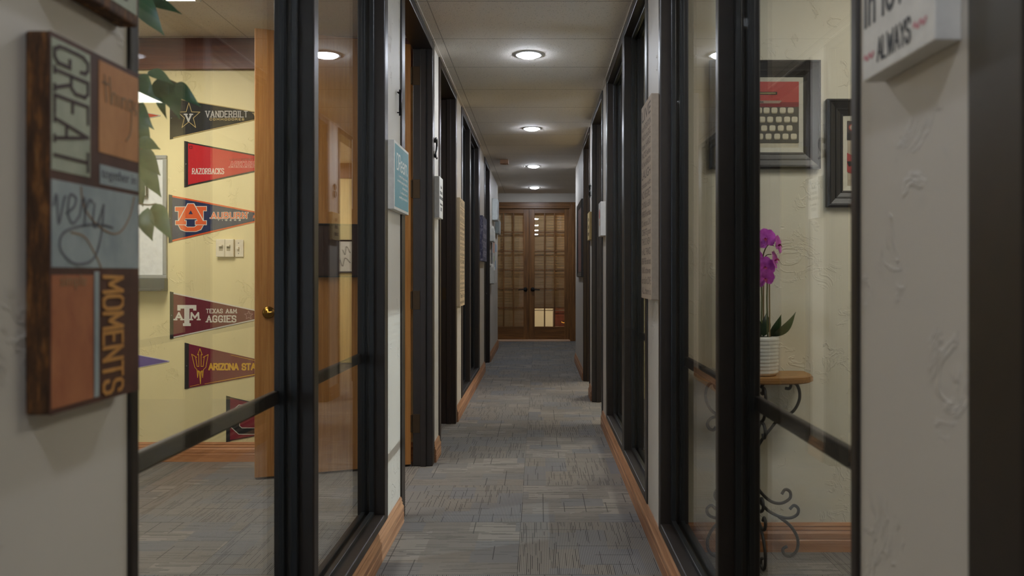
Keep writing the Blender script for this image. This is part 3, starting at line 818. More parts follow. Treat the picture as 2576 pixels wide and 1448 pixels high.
# blue canvas
bluem = NT('mottled_blue_canvas'); bluem.base(bluem.ramp(bluem.noise(bluem.pos((1, 1, .6)), 34, 6, .75, 1.0), [(.35, lin((44, 44, 66))), (.52, lin((74, 74, 100))), (.6, lin((150, 146, 156))), (.68, lin((96, 88, 108)))])); bluem.rough(.8)
bl, W, H = canvas('blue_canvas', 'L', 8.20, 8.85, 1.265, 1.749, .034, bluem.m, 'dark blue mottled canvas with pale lettering before the closed dark door')
mb = MB()
for i, s in enumerate(('always', 'kiss me', 'GOOD', 'NIGHT')): mb.text(s, .10, Matrix.Translation((W / 2, .36 - i * .105, .0342)) @ Matrix.Scale(1.4, 4, (1, 0, 0)), 'CENTER', .001)
mb.build('lettering', plain('pale_lilac_print', (150, 146, 160), .7), bl)

# right wall: near white sign
lv_, W, H = canvas('script_sign', 'R', .873, 1.068, 1.3855, 1.72, .031, M['white'], 'white canvas sign with black lettering and pink flourishes')
ink = plain('black_script_print', (40, 42, 48), .6)
mb = MB(); stext(mb, 'ALWAYS', .046, .139, .015, .047, .0034, .0312, .0316, False, lambda x, y: (x, y), .22)
mb.text('In love', .085, Matrix.Translation((.004, .072, .0312)) @ Matrix.Scale(.62, 4, (1, 0, 0)), 'LEFT', .001)
mb.build('lettering', ink, lv_)
for x0, x1 in ((.006, .036), (.145, .176)):
    mb = MB(); n = 8
    mb.ribbon([(x0 + (x1 - x0) * i / n, .030 + .004 * math.sin(i * 1.7)) for i in range(n + 1)], .004, .0312, .0316)
    mb.build('flourish', M['pink'], lv_)
# right wall: tall tan manifesto between the two offices
mf, W, H = canvas('tall_word_canvas', 'R', 3.046, 3.338, 1.0195, 1.836, .0335, plain('taupe_canvas', (176, 158, 138), .8, 0, .06, 60), 'tall taupe canvas of printed mottos headed LIVE between two glazed offices')
manifesto(mf, W, H, .0337, [('LIVE', 2.0), ('with INTENTION', 1.1), ('WALK to the EDGE', 1.1), ('listen HARD', 1.1), ('PRACTICE wellness', 1.1), ('PLAY with ABANDON', 1.1), ('LAUGH', 1.5), ('choose with', 1), ('NO REGRET', 1.4), ('CONTINUE to LEARN', 1.1), ('APPRECIATE your friends', 1.1), ('DO what you LOVE', 1.1), ('CREATE good', 1.1), ('THIS IS NEW', 1.2), ('in ALL THINGS', 1.2), ('BREATHE in and out', 1.1), ('KIND is the way', 1.1), ('do it all in LOVE', 1.3), ('ALL there is', 1.2)], plain('taupe_print', (104, 92, 82), .8))
# right wall: white canvas with a red motif, small tan canvas under the 8, dark frame
wc, W, H = canvas('white_canvas', 'R', 5.486, 5.69, 1.397, 1.640, .035, M['white'], 'white box canvas with small red and orange motif')
mb = MB(); mb.prism([(.05, .14), (.08, .12), (.12, .13), (.13, .17), (.10, .20), (.06, .19)], .0352, .0356); mb.build('motif', plain('red_print', (196, 84, 74), .6), wc)
mb = MB(); mb.prism([(.08, .07), (.13, .08), (.12, .115), (.09, .11)], .0352, .0356); mb.build('motif', plain('orange_print', (206, 146, 90), .6), wc)
tc, W, H = canvas('tan_canvas', 'R', 6.846, 7.10, 1.43, 1.678, .026, plain('tan_canvas', (204, 180, 128), .7), 'small tan boxed canvas below the number 8')
mb = MB()
for i, s in enumerate(('bee', 'kind', 'today')): mb.text(s, .06, Matrix.Translation((W / 2, .17 - i * .065, .0262)), 'CENTER', .001)
mb.build('lettering', plain('brown_ink', (96, 74, 50), .7), tc)

# ---- framed pictures
frm = NT('ribbed_dark_frame'); frm.base(lin((46, 44, 42))); frm.rough(.4); frm = frm.m
linerm = plain('pale_liner', (214, 208, 190), .6)
def framed(root, W, H, mold, liner, th=.026):
    """stepped moulding, pale liner and backing board; local x right, y up, z out"""
    def ring(mb, a, b, z0, z1):          # bevelled ring from inset a to inset b
        o = [(a, a), (W - a, a), (W - a, H - a), (a, H - a)]; i = [(b, b), (W - b, b), (W - b, H - b), (b, H - b)]
        for k in range(4):
            j = (k + 1) % 4
            vs = [mb.bm.verts.new((p[0], p[1], z)) for p, z in ((o[k], 0), (o[j], 0), (i[j], 0), (i[k], 0), (o[k], z0), (o[j], z0), (i[j], z1), (i[k], z1))]
            for f in ((0, 1, 2, 3), (4, 5, 6, 7), (0, 1, 5, 4), (1, 2, 6, 5), (2, 3, 7, 6), (3, 0, 4, 7)): mb.bm.faces.new([vs[q] for q in f])
    mb = MB()
    steps = [(0, .12, .8, 1.0), (.12, .2, .86, .82), (.2, .55, .92, .6), (.55, .64, .7, .66), (.64, .9, .6, .38), (.9, 1, .5, .46)]
    for a, b, h0, h1 in steps: ring(mb, mold * a, mold * b, th * h0, th * h1)
    mb.build('frame', frm, root)
    if liner > 0:
        mb = MB(); ring(mb, mold, mold + liner, th * .4, th * .3); mb.build('liner', linerm, root)
K1 = 3.10 / F
def Q(px, py): return ((px - 1354) * K1, EYE + (690 - py) * K1)
def rect(mb, o, px0, px1, py0, py1, z, fn=None):
    fn = fn or Q
    a = fn(px0, py1); b = fn(px1, py0)
    mb.prism([(a[0] - o[0], a[1] - o[1]), (b[0] - o[0], a[1] - o[1]), (b[0] - o[0], b[1] - o[1]), (a[0] - o[0], b[1] - o[1])], z, z + .0005)
    return mb
o1 = Q(1787, 423); e1 = Q(2067, 149)
tp = wallthing('framed_picture', 'B', (o1[0], P2 - .001, o1[1]), 'dark framed picture of a red typewriter with cream keys', 'picture', 'framed pictures on the orchid office wall')
framed(tp, e1[0] - o1[0], e1[1] - o1[1], 42 * K1, 12 * K1)
ZP = .008
mb = rect(MB(), o1, 1838, 2018, 198, 372, .0062); mb.build('print', plain('cream_print', (206, 196, 170), .6), tp)
mb = rect(MB(), o1, 1842, 2014, 202, 254, ZP); mb.build('print', plain('typewriter_red', (190, 74, 66), .5), tp)
mb = rect(MB(), o1, 1842, 2014, 254, 266, ZP); mb.build('print', plain('typewriter_dark_red', (140, 44, 46), .5), tp)
mb = rect(MB(), o1, 1842, 2014, 266, 357, ZP); mb.build('print', plain('key_well_grey', (92, 88, 78), .6), tp)
mb = rect(MB(), o1, 1897, 1959, 228, 235, ZP + .0006); rect(mb, o1, 1905, 1908, 256, 258, ZP + .0006); mb.build('badge', plain('dark_green_badge', (50, 54, 40), .5), tp)
mb = rect(MB(), o1, 1902, 1955, 230, 233, ZP + .0012); mb.build('lettering', plain('badge_gold', (168, 150, 96), .5), tp)
mb = MB(); a = Q(1880, 257); b = Q(1972, 250); 
mb.prism([(a[0] - o1[0], a[1] - o1[1]), (b[0] - o1[0] - .012, a[1] - o1[1]), (b[0] - o1[0], b[1] - o1[1]), (a[0] - o1[0], b[1] - o1[1])], ZP + .0006, ZP + .0012)
mb.build('badge', plain('silver_badge', (176, 150, 130), .5), tp)
mb = MB()
mb.text('SAFARI', .010, Matrix.Translation((Q(1905, 256)[0] - o1[0], Q(0, 256)[1] - o1[1], ZP + .0013)), 'LEFT', .0002); mb.build('lettering', ink, tp)
keyt = plain('key_cap_cream', (222, 212, 184), .5); keys = plain('key_side', (172, 160, 130), .5)
rows = [(274, [1851, 1871.5, 1892, 1913, 1932, 1952, 1973, 1993]), (297, [1860, 1880, 1900, 1921, 1941, 1963, 1984, 2003]), (319, [1867, 1887, 1907, 1926, 1947, 1968, 1990]), (340, [1874, 1895, 1916, 1937, 1959, 1980, 2001])]
mk, ms = MB(), MB()
for py, xs in rows:
    for px in xs:
        c = Q(px, py); c = (c[0] - o1[0], c[1] - o1[1]); r = 7.6 * K1
        cap = [(c[0] + r * math.copysign(abs(math.cos(a)) ** .5, math.cos(a)), c[1] + r * .85 * math.copysign(abs(math.sin(a)) ** .5, math.sin(a))) for a in [2 * math.pi * i / 20 for i in range(20)]]
        ms.prism([(x, y - .004) for x, y in cap], ZP + .0006, ZP + .001); mk.prism(cap, ZP + .0012, ZP + .0016)
ms.build('key_side', keys, tp); mk.build('key_cap', keyt, tp)
o2 = Q(2083, 520); e2 = Q(2363, 247)
ph = wallthing('framed_picture', 'B', (o2[0], P2 - .001, o2[1]), 'dark framed picture with a red telephone, half hidden behind the near wall end', 'picture', 'framed pictures on the orchid office wall')
framed(ph, e2[0] - o2[0], e2[1] - o2[1], 42 * K1, 12 * K1)
def P2D(mb, o, pts, z, fn=Q): mb.prism([(fn(*p)[0] - o[0], fn(*p)[1] - o[1]) for p in pts], z, z + .0005); return mb
mb = rect(MB(), o2, 2132, 2314, 298, 469, .0062); mb.build('print', plain('pale_table_print', (178, 164, 142), .6), ph)
mb = rect(MB(), o2, 2136, 2310, 302, 350, ZP); mb.build('print', plain('dark_backdrop_print', (66, 54, 52), .6), ph)
mb = P2D(MB(), o2, [(2136, 382), (2170, 400), (2260, 400), (2310, 390), (2310, 446), (2250, 452), (2170, 444), (2136, 430)], ZP); mb.build('print', plain('telephone_red', (168, 58, 56), .5), ph)
mb = MB()
cc = Q(2168, 318); rr = 28 * K1
mb.prism([(cc[0] - o2[0] + rr * math.cos(a), cc[1] - o2[1] + rr * .5 * math.sin(a)) for a in [2 * math.pi * i / 28 for i in range(28)]], ZP + .0006, ZP + .001)
mb.build('print', plain('dial_rim_red', (176, 70, 62), .5), ph)
mb = MB(); mb.prism([(cc[0] - o2[0] + rr * .9 * math.cos(a), cc[1] - o2[1] + rr * .4 * math.sin(a)) for a in [2 * math.pi * i / 28 for i in range(28)]], ZP + .0012, ZP + .0016)
mb.build('print', plain('dial_cream', (214, 190, 166), .5), ph)
mb = P2D(MB(), o2, [(2136, 404), (2152, 403), (2154, 414), (2140, 416)], ZP + .0012); mb.build('print', M['black'], ph)
mb = P2D(MB(), o2, [(2136, 330), (2160, 336), (2160, 348), (2136, 348)], ZP + .0012); mb.build('print', M['black'], ph)
# dark frame on the far right wall
df = wallthing('framed_picture', 'R', (XR, 9.16, 1.09), 'wide black framed picture in brown and red tones near the french doors', 'picture')
framed(df, .96, .837, .06, 0, .024)
artm = NT('brown_abstract_print'); artm.base(artm.ramp(artm.noise(artm.pos((1, 2, 5)), 2.2, 5, .6), [(.3, lin((70, 58, 60))), (.48, lin((140, 96, 84))), (.6, lin((120, 86, 70))), (.72, lin((160, 134, 100)))])); artm.rough(.6)
MB().box(.05, .91, .05, .787, .001, .008).build('print', artm.m, df)
# black framed script print in the third right office (seen mirrored in the left glass)
fp = wallthing('framed_picture', 'B', (.92, RW_END - .101, 1.14), 'small black framed print with script on the yellow wall of the third right office', 'picture')
framed(fp, .32, .42, .02, 0, .02)
MB().box(.015, .305, .015, .405, .001, .006).build('print', M['white'], fp)
script(fp, ink, [[(.3, .6), (.45, .8), (.5, .55), (.6, .7)], [(.3, .3), (.5, .45), (.6, .2), (.7, .4)]], .008, .0062, .32, .42)

# ---- door numbers
def number(ch, side, y, z, label, h=.115):
    root = wallthing('door_number', side, (XL if side == 'L' else XR, y, z), label, 'number')
    cw, strokes = FONT[ch]; mb = MB()
    for st in strokes:
        pts = st if ch == '1' else [(v.x, v.y) for v in smooth_curve([(a, b, 0) for a, b in st], 5)]
        mb.tube([((a - cw / 2) * h * .95, b * h, .014) for a, b in pts], .0062, 8)
    mb.build('numeral', M['blackmetal'], root, True)
    for b in (.12, .9):
        mb = MB(); mb.tube([((0.0 if ch != '1' else (.25 - cw / 2)) * h * .95, b * h * (1 if ch != '8' else .98), .0005), ((0 if ch != '1' else (.25 - cw / 2)) * h * .95, b * h * (1 if ch != '8' else .98), .014)], .003, 6)
        mb.build('standoff', M['blackmetal'], root)
number('1', 'L', 3.405, 1.823, 'black metal number 1 above the teal sign')
number('2', 'L', 4.615, 1.818, 'black metal number 2 above the small white sign')
number('8', 'R', 6.975, 1.82, 'black metal number 8 above the small tan canvas')

# ---- things on the far left wall
wt = [('wall_cabinet', 10.45, 10.85, 1.86, 2.15, .07, 'white shallow metal box, highest of the things hung near the french doors', 'box', (200, 206, 206)),
      ('grey_panel', 11.2, 11.75, 1.72, 1.93, .05, 'grey flat box lower than the white one, by the french doors', 'box', (150, 160, 160))]
for nm, y0, y1, z0, z1, th, lab, cat, c in wt:
    r = wallthing(nm, 'L', (XL, y0, z0), lab, cat)
    MB().box(0, y1 - y0, 0, z1 - z0, .0005, th, .004).build('case', plain(nm + '_paint', c, .45), r)
    MB().box(.02, y1 - y0 - .02, .02, z1 - z0 - .02, th, th + .004, .002).build('cover', plain(nm + '_cover', tuple(min(255, v + 12) for v in c), .4), r)
holderm = plain('white_holder_plastic', (206, 206, 200), .4)
def pocket(y0, z0, w_, h_, label):
    r = wallthing('file_holder', 'L', (XL, y0, z0), label, 'file holder', 'white holders on the far left wall')
    mb = MB().box(0, w_, 0, h_, .0005, .006).box(0, w_, 0, h_ * .7, .05, .055).box(0, .005, 0, h_ * .85, .006, .05).box(w_ - .005, w_, 0, h_ * .85, .006, .05).box(0, w_, 0, .005, .006, .05)
    mb.build('pocket', holderm, r)
    MB().box(.015, w_ - .015, .01, h_ * 1.0, .012, .04, .002).build('papers', plain('paper_stack', (224, 222, 214), .7), r)
    return r
pocket(9.93, 1.545, .30, .20, 'upper white paper holder, above the conduit beside the closed dark door')
pocket(9.93, 1.00, .32, .25, 'lower white paper holder, below the conduit beside the closed dark door')
cdt = wallthing('cable_conduit', 'L', (XL, 10.16, 1.26), 'thin grey conduit running between the two white holders', 'conduit')
MB().tube([(0, 0, .012), (0, .28, .012)], .009, 8).build('pipe', M['metal'], cdt)
MB().box(-.014, .014, .13, .15, .0005, .022, .002).build('clip', M['metal'], cdt)
ps = wallthing('wall_chart', 'L', (XL, 10.42, 1.0), 'white wall chart with small coloured blocks by the paper holders', 'poster')
MB().box(0, 1.1, 0, .62, .0005, .006).build('sheet', M['white'], ps)
for c, (x0, x1, y0, y1) in (((150, 190, 214), (.62, .78, .2, .32)), ((190, 210, 160), (.3, .46, .30, .38)), ((214, 170, 150), (.1, .5, .42, .58)), ((196, 150, 140), (.1, .45, .03, .12)), ((160, 190, 220), (.7, 1.0, .45, .56))):
    mb = MB(); facet(mb, x0, x1, y0, y1, .006); mb.build('block', plain('chart_tint', c, .6), ps)
sa = tag(empty('smoke_alarm', (-.405, 9.2, HC)), 'small beige box on the corridor ceiling before the third round downlight', 'alarm')
MB().box(-.05, .05, -.06, .06, -.05, -.001, .006).build('housing', plain('beige_plastic', (196, 160, 136), .5), sa)
MB().lathe([(.0, -.051), (.02, -.051), (.022, -.055), (.0, -.056)], (0, 0, 0), 16).build('button', plain('beige_button', (176, 142, 120), .5), sa)

# ================================================================== PENNANT OFFICE
KP = 4.61 / F
def PX(px, py): return ((px - 1354) * KP, EYE + (690 - py) * KP)
felt = {}
def feltm(c):
    if c not in felt:
        t = NT('felt_%d_%d_%d' % c); a = lin(c); f = t.noise(t.pos(), 160, 4, .7)
        t.base(t.ramp(f, [(.3, tuple(v * .88 for v in a[:3]) + (1,)), (.7, a)])); t.rough(.85); felt[c] = t.m
    return felt[c]
PZ = .004
def pennant(label, x0, yt, yb, xt, yc, body, head, edge=None, ew=6, hw=9, tipcut=0, flip=False):
    """x0, yt, yb: hoist edge; xt, yc: tip"""
    o = PX(x0, (yt + yb) / 2)
    r = wallthing('pennant', 'B', (o[0], P1 - .0005, o[1]), label, 'pennant', 'college pennants on the yellow wall')
    L = lambda px, py: (PX(px, py)[0] - o[0], PX(px, py)[1] - o[1])
    def at(px, s): # edge height at px
        f = (px - x0) / (xt - x0); e = yt if s < 0 else yb
        return e + (yc - e) * f
    xe = xt - 8
    if edge:
        MB().prism([L(x0 + 1, yt), L(x0 + 1, yb), L(xe, at(xe, 1)), L(xe, at(xe, -1))], .0005, .0022).build('border', feltm(edge), r)
        q = x0 + hw
        MB().prism([L(q, at(q, -1) + ew), L(q, at(q, 1) - ew), L(xe - ew * 2.2, at(xe - ew * 2.2, 1) - ew), L(xe - ew * 2.2, at(xe - ew * 2.2, -1) + ew)], .0022, .0030).build('field', feltm(body), r)
    else:
        MB().prism([L(x0 + 1, yt), L(x0 + 1, yb), L(xe, at(xe, 1)), L(xe, at(xe, -1))], .0005, .0030).build('field', feltm(body), r)
    MB().prism([L(x0, yt - 1), L(x0, yb + 1), L(x0 + hw, at(x0 + hw, 1) + 1), L(x0 + hw, at(x0 + hw, -1) - 1)], .0005, .0036).build('hoist_strip', feltm(head), r)
    pm = MB()
    c = L(x0 + hw * .5, (yt + yb) / 2); pm.lathe([(.0, .0036), (.0035, .0036), (.003, .006), (.0, .007)], (c[0], c[1], 0), 10)
    pm.build('pin', M['metal'], r)
    return r, L
def letters(r, L, s, x0, x1, y0, y1, wd, c, slab=True, z=.0031, gap=.24, outline=None):
    if outline:
        mb = MB(); stext(mb, s, 0, (x1 - x0 + 2) * KP, 0, (y1 - y0 + 2) * KP, (wd + 2) * KP, z, z + .0003, slab, lambda x, y: (x + L(x0 - 1, 0)[0], y + L(0, y1 + 1)[1]), gap)
        mb.build('lettering', feltm(outline), r); z += .0004
    mb = MB(); stext(mb, s, 0, (x1 - x0) * KP, 0, (y1 - y0) * KP, wd * KP, z, z + .0003, slab, lambda x, y: (x + L(x0, 0)[0], y + L(0, y1)[1]), gap)
    return mb.build('lettering', feltm(c), r)
def shape(r, L, pts, c, z=.0031, name='emblem'):
    mb = MB(); mb.prism([L(*p) for p in pts], z, z + .0003); return mb.build(name, feltm(c), r)
def outline(r, L, pts, c, wd, z=.0034, close=True, name='emblem'):
    P = [L(*p) for p in pts]; 
    if close: P = P + [P[0]]
    mb = MB()
    for kk, (a, b) in enumerate(zip(P, P[1:])):
        d = Vector((b[0] - a[0], b[1] - a[1])); d.normalize(); n = Vector((-d.y, d.x)) * wd * KP / 2; e = d * wd * KP * .4
        mb.prism([(a[0] - e.x + n.x, a[1] - e.y + n.y), (a[0] - e.x - n.x, a[1] - e.y - n.y), (b[0] + e.x - n.x, b[1] + e.y - n.y), (b[0] + e.x + n.x, b[1] + e.y + n.y)], z, z + .0003 + (kk % 3) * 4e-5)
    return mb.build(name, feltm(c), r)
WHT, GOLD, BLK = (226, 220, 204), (190, 166, 110), (34, 32, 30)
# black pennant
r, L = pennant('black college pennant reading VANDERBILT COMMODORES with gold star', 424, 243, 348, 695, 288, (44, 42, 38), (40, 38, 34), GOLD, 2.2, 8)
star = []
for i in range(10):
    rad = 31 if i % 2 == 0 else 12.5
    a = math.pi / 2 + i * math.pi / 5; star.append((472 + rad * math.cos(a) * .95, 291 - rad * math.sin(a) * 1.12))
outline(r, L, star, GOLD, 1.6)
letters(r, L, 'V', 462, 480, 284, 305, 4.2, (196, 192, 184), True, .0036)
letters(r, L, 'VANDERBILT', 514, 621, 277, 294, 2.3, (190, 186, 178), gap=.36)
letters(r, L, 'COMMODORES', 524, 612, 295.5, 301.5, 1.4, GOLD, False, gap=.5)
letters(r, L, 'V', 634, 648, 282, 295, 2.6, GOLD)
# red pennant (the animal on it is left off)
r, L = pennant('red college pennant reading RAZORBACKS with black edge', 460, 354, 469, 747, 408, (200, 34, 40), (40, 36, 36), (44, 38, 36), 3.4, 10)
letters(r, L, 'RAZORBACKS', 480, 561, 422, 437, 1.8, WHT, gap=.36)
letters(r, L, 'UNIVERSITY OF', 575, 668, 397, 402.5, 1.3, (150, 44, 42), False)
letters(r, L, 'ARKANSAS', 576, 668, 405, 420, 2.0, (200, 60, 54), True, gap=.34, outline=(214, 150, 140))
outline(r, L, [(474, 366), (480, 366), (480, 372), (474, 372)], (120, 30, 34), 2)
# navy pennant
r, L = pennant('navy college pennant with orange edge reading AUBURN TIGERS', 421, 489, 609, 702, 543, (38, 48, 84), (52, 54, 56), (226, 96, 44), 4.2, 9)
ORG = (232, 102, 50)
def AU(c, g, z):
    U = [(438 - g, 520 - g), (468 + g, 520 - g), (468 + g, 530 + g), (461 + g, 530 + g), (461 + g, 566 - g), (468, 571 - g), (486, 571 - g), (493 - g, 566 - g), (493 - g, 530 + g), (486 - g, 530 + g), (486 - g, 519 - g), (516 + g, 519 - g), (516 + g, 529 + g), (508 + g, 529 + g), (508 + g, 566), (502 + g, 576 + g), (490, 581 + g), (464, 581 + g), (452 - g, 576 + g), (446 - g, 566), (446 - g, 530 + g), (438 - g, 530 + g)]
    A = [(470 - g, 512 - g), (484 + g, 512 - g), (508 + g, 556 - g), (516 + g, 556 - g), (516 + g, 564 + g), (488 - g, 564 + g), (488 - g, 556 - g), (494 - g, 556 - g), (491, 549 + g), (463, 549 + g), (460 + g, 556 - g), (466 + g, 556 - g), (466 + g, 564 + g), (439 - g, 564 + g), (439 - g, 556 - g), (447 - g, 556 - g)]
    shape(r, L, U, c, z)
    return A
AU(WHT, 1.6, .0031); AU(ORG, 0, .0035)
def Ashape(g):
    return [(470 - g, 512 - g), (484 + g, 512 - g), (508 + g, 555 - g), (516 + g, 555 - g), (516 + g, 564 + g), (489 - g, 564 + g), (489 - g, 555 - g), (494, 555 - g), (491.5, 549 + g), (463, 549 + g), (460.5, 555 - g), (465 + g, 555 - g), (465 + g, 564 + g), (439 - g, 564 + g), (439 - g, 555 - g), (447 - g, 555 - g)]
shape(r, L, Ashape(1.6), WHT, .0039); shape(r, L, Ashape(0), ORG, .0043)
shape(r, L, [(477, 528), (471.5, 538), (482.5, 538)], (38, 48, 84), .0047)
letters(r, L, 'AUBURN', 528, 619, 533, 549, 2.5, ORG, True, gap=.36, outline=WHT)
letters(r, L, 'TIGERS', 544, 603, 551, 555, 1.0, WHT, False, gap=1.2)
letters(r, L, 'AU', 633, 645, 540, 549, 2, ORG, False)
# maroon pennant
r, L = pennant('maroon college pennant with white edge reading TEXAS A&M AGGIES', 424, 734, 852, 702, 792, (112, 36, 48), (40, 40, 36), WHT, 3.2, 9)
shape(r, L, [(443, 767), (491, 767), (491, 781), (483, 781), (483, 776), (473.5, 776), (473.5, 813), (477, 813), (477, 820), (457, 820), (457, 813), (460.5, 813), (460.5, 776), (451, 776), (451, 781), (443, 781)], WHT)
letters(r, L, 'A', 436, 457.5, 785, 806, 4.4, WHT); letters(r, L, 'M', 475.5, 499, 785, 806, 4.4, WHT)
letters(r, L, 'TEXAS A&M', 515, 593, 776.5, 788, 1.8, WHT, gap=.34); letters(r, L, 'AGGIES', 516, 592, 793, 811, 3.0, WHT, gap=.36)
star = []
for i in range(10):
    rad = 11 if i % 2 == 0 else 5; a = math.pi / 2 + i * math.pi / 5; star.append((623 + rad * math.cos(a), 793 - rad * math.sin(a)))
outline(r, L, star, (196, 150, 150), .8)
# maroon and gold pennant
r, L = pennant('maroon college pennant reading ARIZONA STATE with gold trident', 461, 863, 978, 744, 927, (122, 30, 54), (46, 40, 38), None, 0, 11)
YEL = (232, 178, 50)
letters(r, L, 'ARIZONA STATE', 521, 664, 913.5, 932, 3.8, YEL, False)
tri = [(500, 877), (506, 893), (503, 892), (503, 922), (508, 922), (511, 898), (508, 899), (521, 892), (515, 924), (509, 930), (507, 950), (505, 933), (503.5, 934), (501.5, 966), (498, 934), (496.5, 933), (494, 950), (492.5, 930), (487, 924), (479, 891), (492, 899), (489, 898), (493, 922), (497.5, 922), (497, 892), (494, 893)]
outline(r, L, tri, YEL, 1.5)
for x, y0, y1 in ((495, 932, 944), (500.5, 934, 958), (506, 932, 944)): shape(r, L, [(x - 1.2, y0), (x + 1.2, y0), (x, y1)], YEL)
shape(r, L, [(578, 892.5), (690, 918), (690, 919.5), (578, 893.5)], YEL, name='stripe'); shape(r, L, [(512, 965.5), (690, 931), (690, 934), (512, 966.5)], YEL, name='stripe')
shape(r, L, [(475, 972), (499, 966.6), (499, 967.6), (475, 973)], YEL, name='stripe')
# garnet pennant low by the door
r, L = pennant('garnet college pennant with a black block C, lowest beside the door', 566, 997, 1112, 840, 1060, (136, 34, 48), (34, 34, 34), (40, 32, 34), 2.4, 10)
OC = [(598, 1019), (650, 1019), (664, 1033), (664, 1048), (645, 1048), (645, 1040), (640, 1036), (606, 1036), (600, 1041), (600, 1072), (606, 1077), (640, 1077), (645, 1072), (645, 1064), (664, 1064), (664, 1079), (650, 1093), (598, 1093), (578, 1075), (578, 1037)]
shape(r, L, OC, BLK); outline(r, L, OC, WHT, 1.6)
# purple and orange pennants, only their tips in view
r, L = pennant('purple pennant whose tip points right, low on the yellow wall', 150, 856, 962, 430, 909, (84, 62, 150), (40, 36, 60), (190, 184, 206), 1.6, 9)
r, L = pennant('orange red pennant tip high on the yellow wall beside the black one', 130, 238, 340, 408, 289, (190, 74, 48), (60, 40, 36), (196, 190, 170), 2.0, 9)

# whiteboard with tray, small frame built for a reflection, switches
wb0 = PX(60, 700); wb1 = PX(418, 390)
wbd = wallthing('whiteboard', 'B', (wb0[0], P1 - .0005, wb0[1]), 'white dry-erase board with grey frame and tray on the yellow wall', 'whiteboard')
W, H = wb1[0] - wb0[0], wb1[1] - wb0[1]
MB().box(.01, W - .01, .01, H - .01, .0005, .012).build('board', plain('whiteboard_enamel', (226, 228, 226), .25), wbd)
mb = MB(); t_ = .022
mb.box(0, W, 0, t_, .0005, .02, .003); mb.box(0, W, H - t_, H, .0005, .02, .003); mb.box(0, t_, t_, H - t_, .0005, .02, .003); mb.box(W - t_, W, t_, H - t_, .0005, .02, .003)
mb.build('frame', plain('grey_frame', (150, 152, 150), .4), wbd)
mb = MB().box(.1, W + .002, -.075, .0, .0005, .045, .004).box(.1, W + .002, -.075, -.06, .045, .085, .004)
mb.build('tray', plain('dark_grey_tray', (70, 74, 76), .4), wbd)
n0 = PX(318, 496); n1 = PX(373, 432)
nt = wallthing('reflection_frame', 'B', (n0[0], P1 - .0205, n0[1]), 'small black frame over the whiteboard, built solid in place of a reflection', 'picture')  # likely a mirrored picture in the glass, modelled as a solid frame
framed(nt, n1[0] - n0[0], n1[1] - n0[1], .011, 0, .014)
MB().box(.008, n1[0] - n0[0] - .008, .008, n1[1] - n0[1] - .008, .001, .005).build('print', plain('pale_print', (196, 200, 192), .5), nt)
s0 = PX(543, 646); s1 = PX(588, 601)
sw1 = wallthing('dimmer_switch', 'B', (s0[0], P1 - .0005, s0[1]), 'ivory double slide dimmer on the yellow wall', 'light switch')
W, H = s1[0] - s0[0], s1[1] - s0[1]
MB().box(0, W / 2 - .0005, 0, H, .0005, .022, .003).box(W / 2 + .0005, W, 0, H, .0005, .022, .003).build('cover_plate', M['ivory'], sw1)
for cx in (W * .29, W * .71):
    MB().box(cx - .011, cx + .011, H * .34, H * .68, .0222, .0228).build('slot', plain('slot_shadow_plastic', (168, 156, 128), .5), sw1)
    MB().box(cx - .010, cx + .011, H * .58, H * .68, .0228, .034, .002).build('slider', M['ivory'], sw1)
s0 = PX(589, 646); s1 = PX(607, 602)
sw2 = wallthing('toggle_switch', 'B', (s0[0], P1 - .0005, s0[1]), 'ivory single toggle switch right of the double dimmer', 'light switch')
W, H = s1[0] - s0[0], s1[1] - s0[1]
MB().box(0, W + .008, 0, H, .0005, .007, .002).build('cover_plate', M['ivory'], sw2)
MB().box(W * .3, W * .6, H * .44, H * .58, .007, .02, .002).build('toggle', M['ivory'], sw2)
mb = MB()
for f in (.2, .8): mb.lathe([(.0, .007), (.003, .007), (.0025, .0085), (.0, .009)], (W * .5, H * f, 0), 8)
mb.build('screw', M['metal'], sw2)

# ---- silk ficus standing behind the left wall, leaves reaching into the glass
fic = tag(empty('ficus_tree', (-1.30, 1.86, 0)), 'tall green ficus behind the glass of the pennant office, only leaf sprays showing', 'plant')
def loc(p): return (p[0] + 1.30, p[1] - 1.86, p[2])
mb = MB().lathe([(.0, 0), (.13, 0), (.17, .28), (.18, .30), (.165, .30), (.15, .27), (.0, .27)], (0, 0, 0), 28); mb.build('pot', plain('dark_clay_pot', (70, 52, 42), .6), fic, True)
bark = plain('grey_bark', (112, 94, 74), .8, 0, .2)
tr = MB(); tr.tube(smooth_curve([(0, 0, .27), (.03, .01, .8), (-.02, .0, 1.3), (.02, 0, 1.75)], 6), .022, 8, .012)
leafm = NT('ficus_leaf'); leafm.base(leafm.ramp(leafm.noise(leafm.pos(), 18, 3), [(.3, lin((58, 92, 62))), (.7, lin((98, 136, 92)))])); leafm.rough(.38)
leafm = leafm.m
lf = MB()
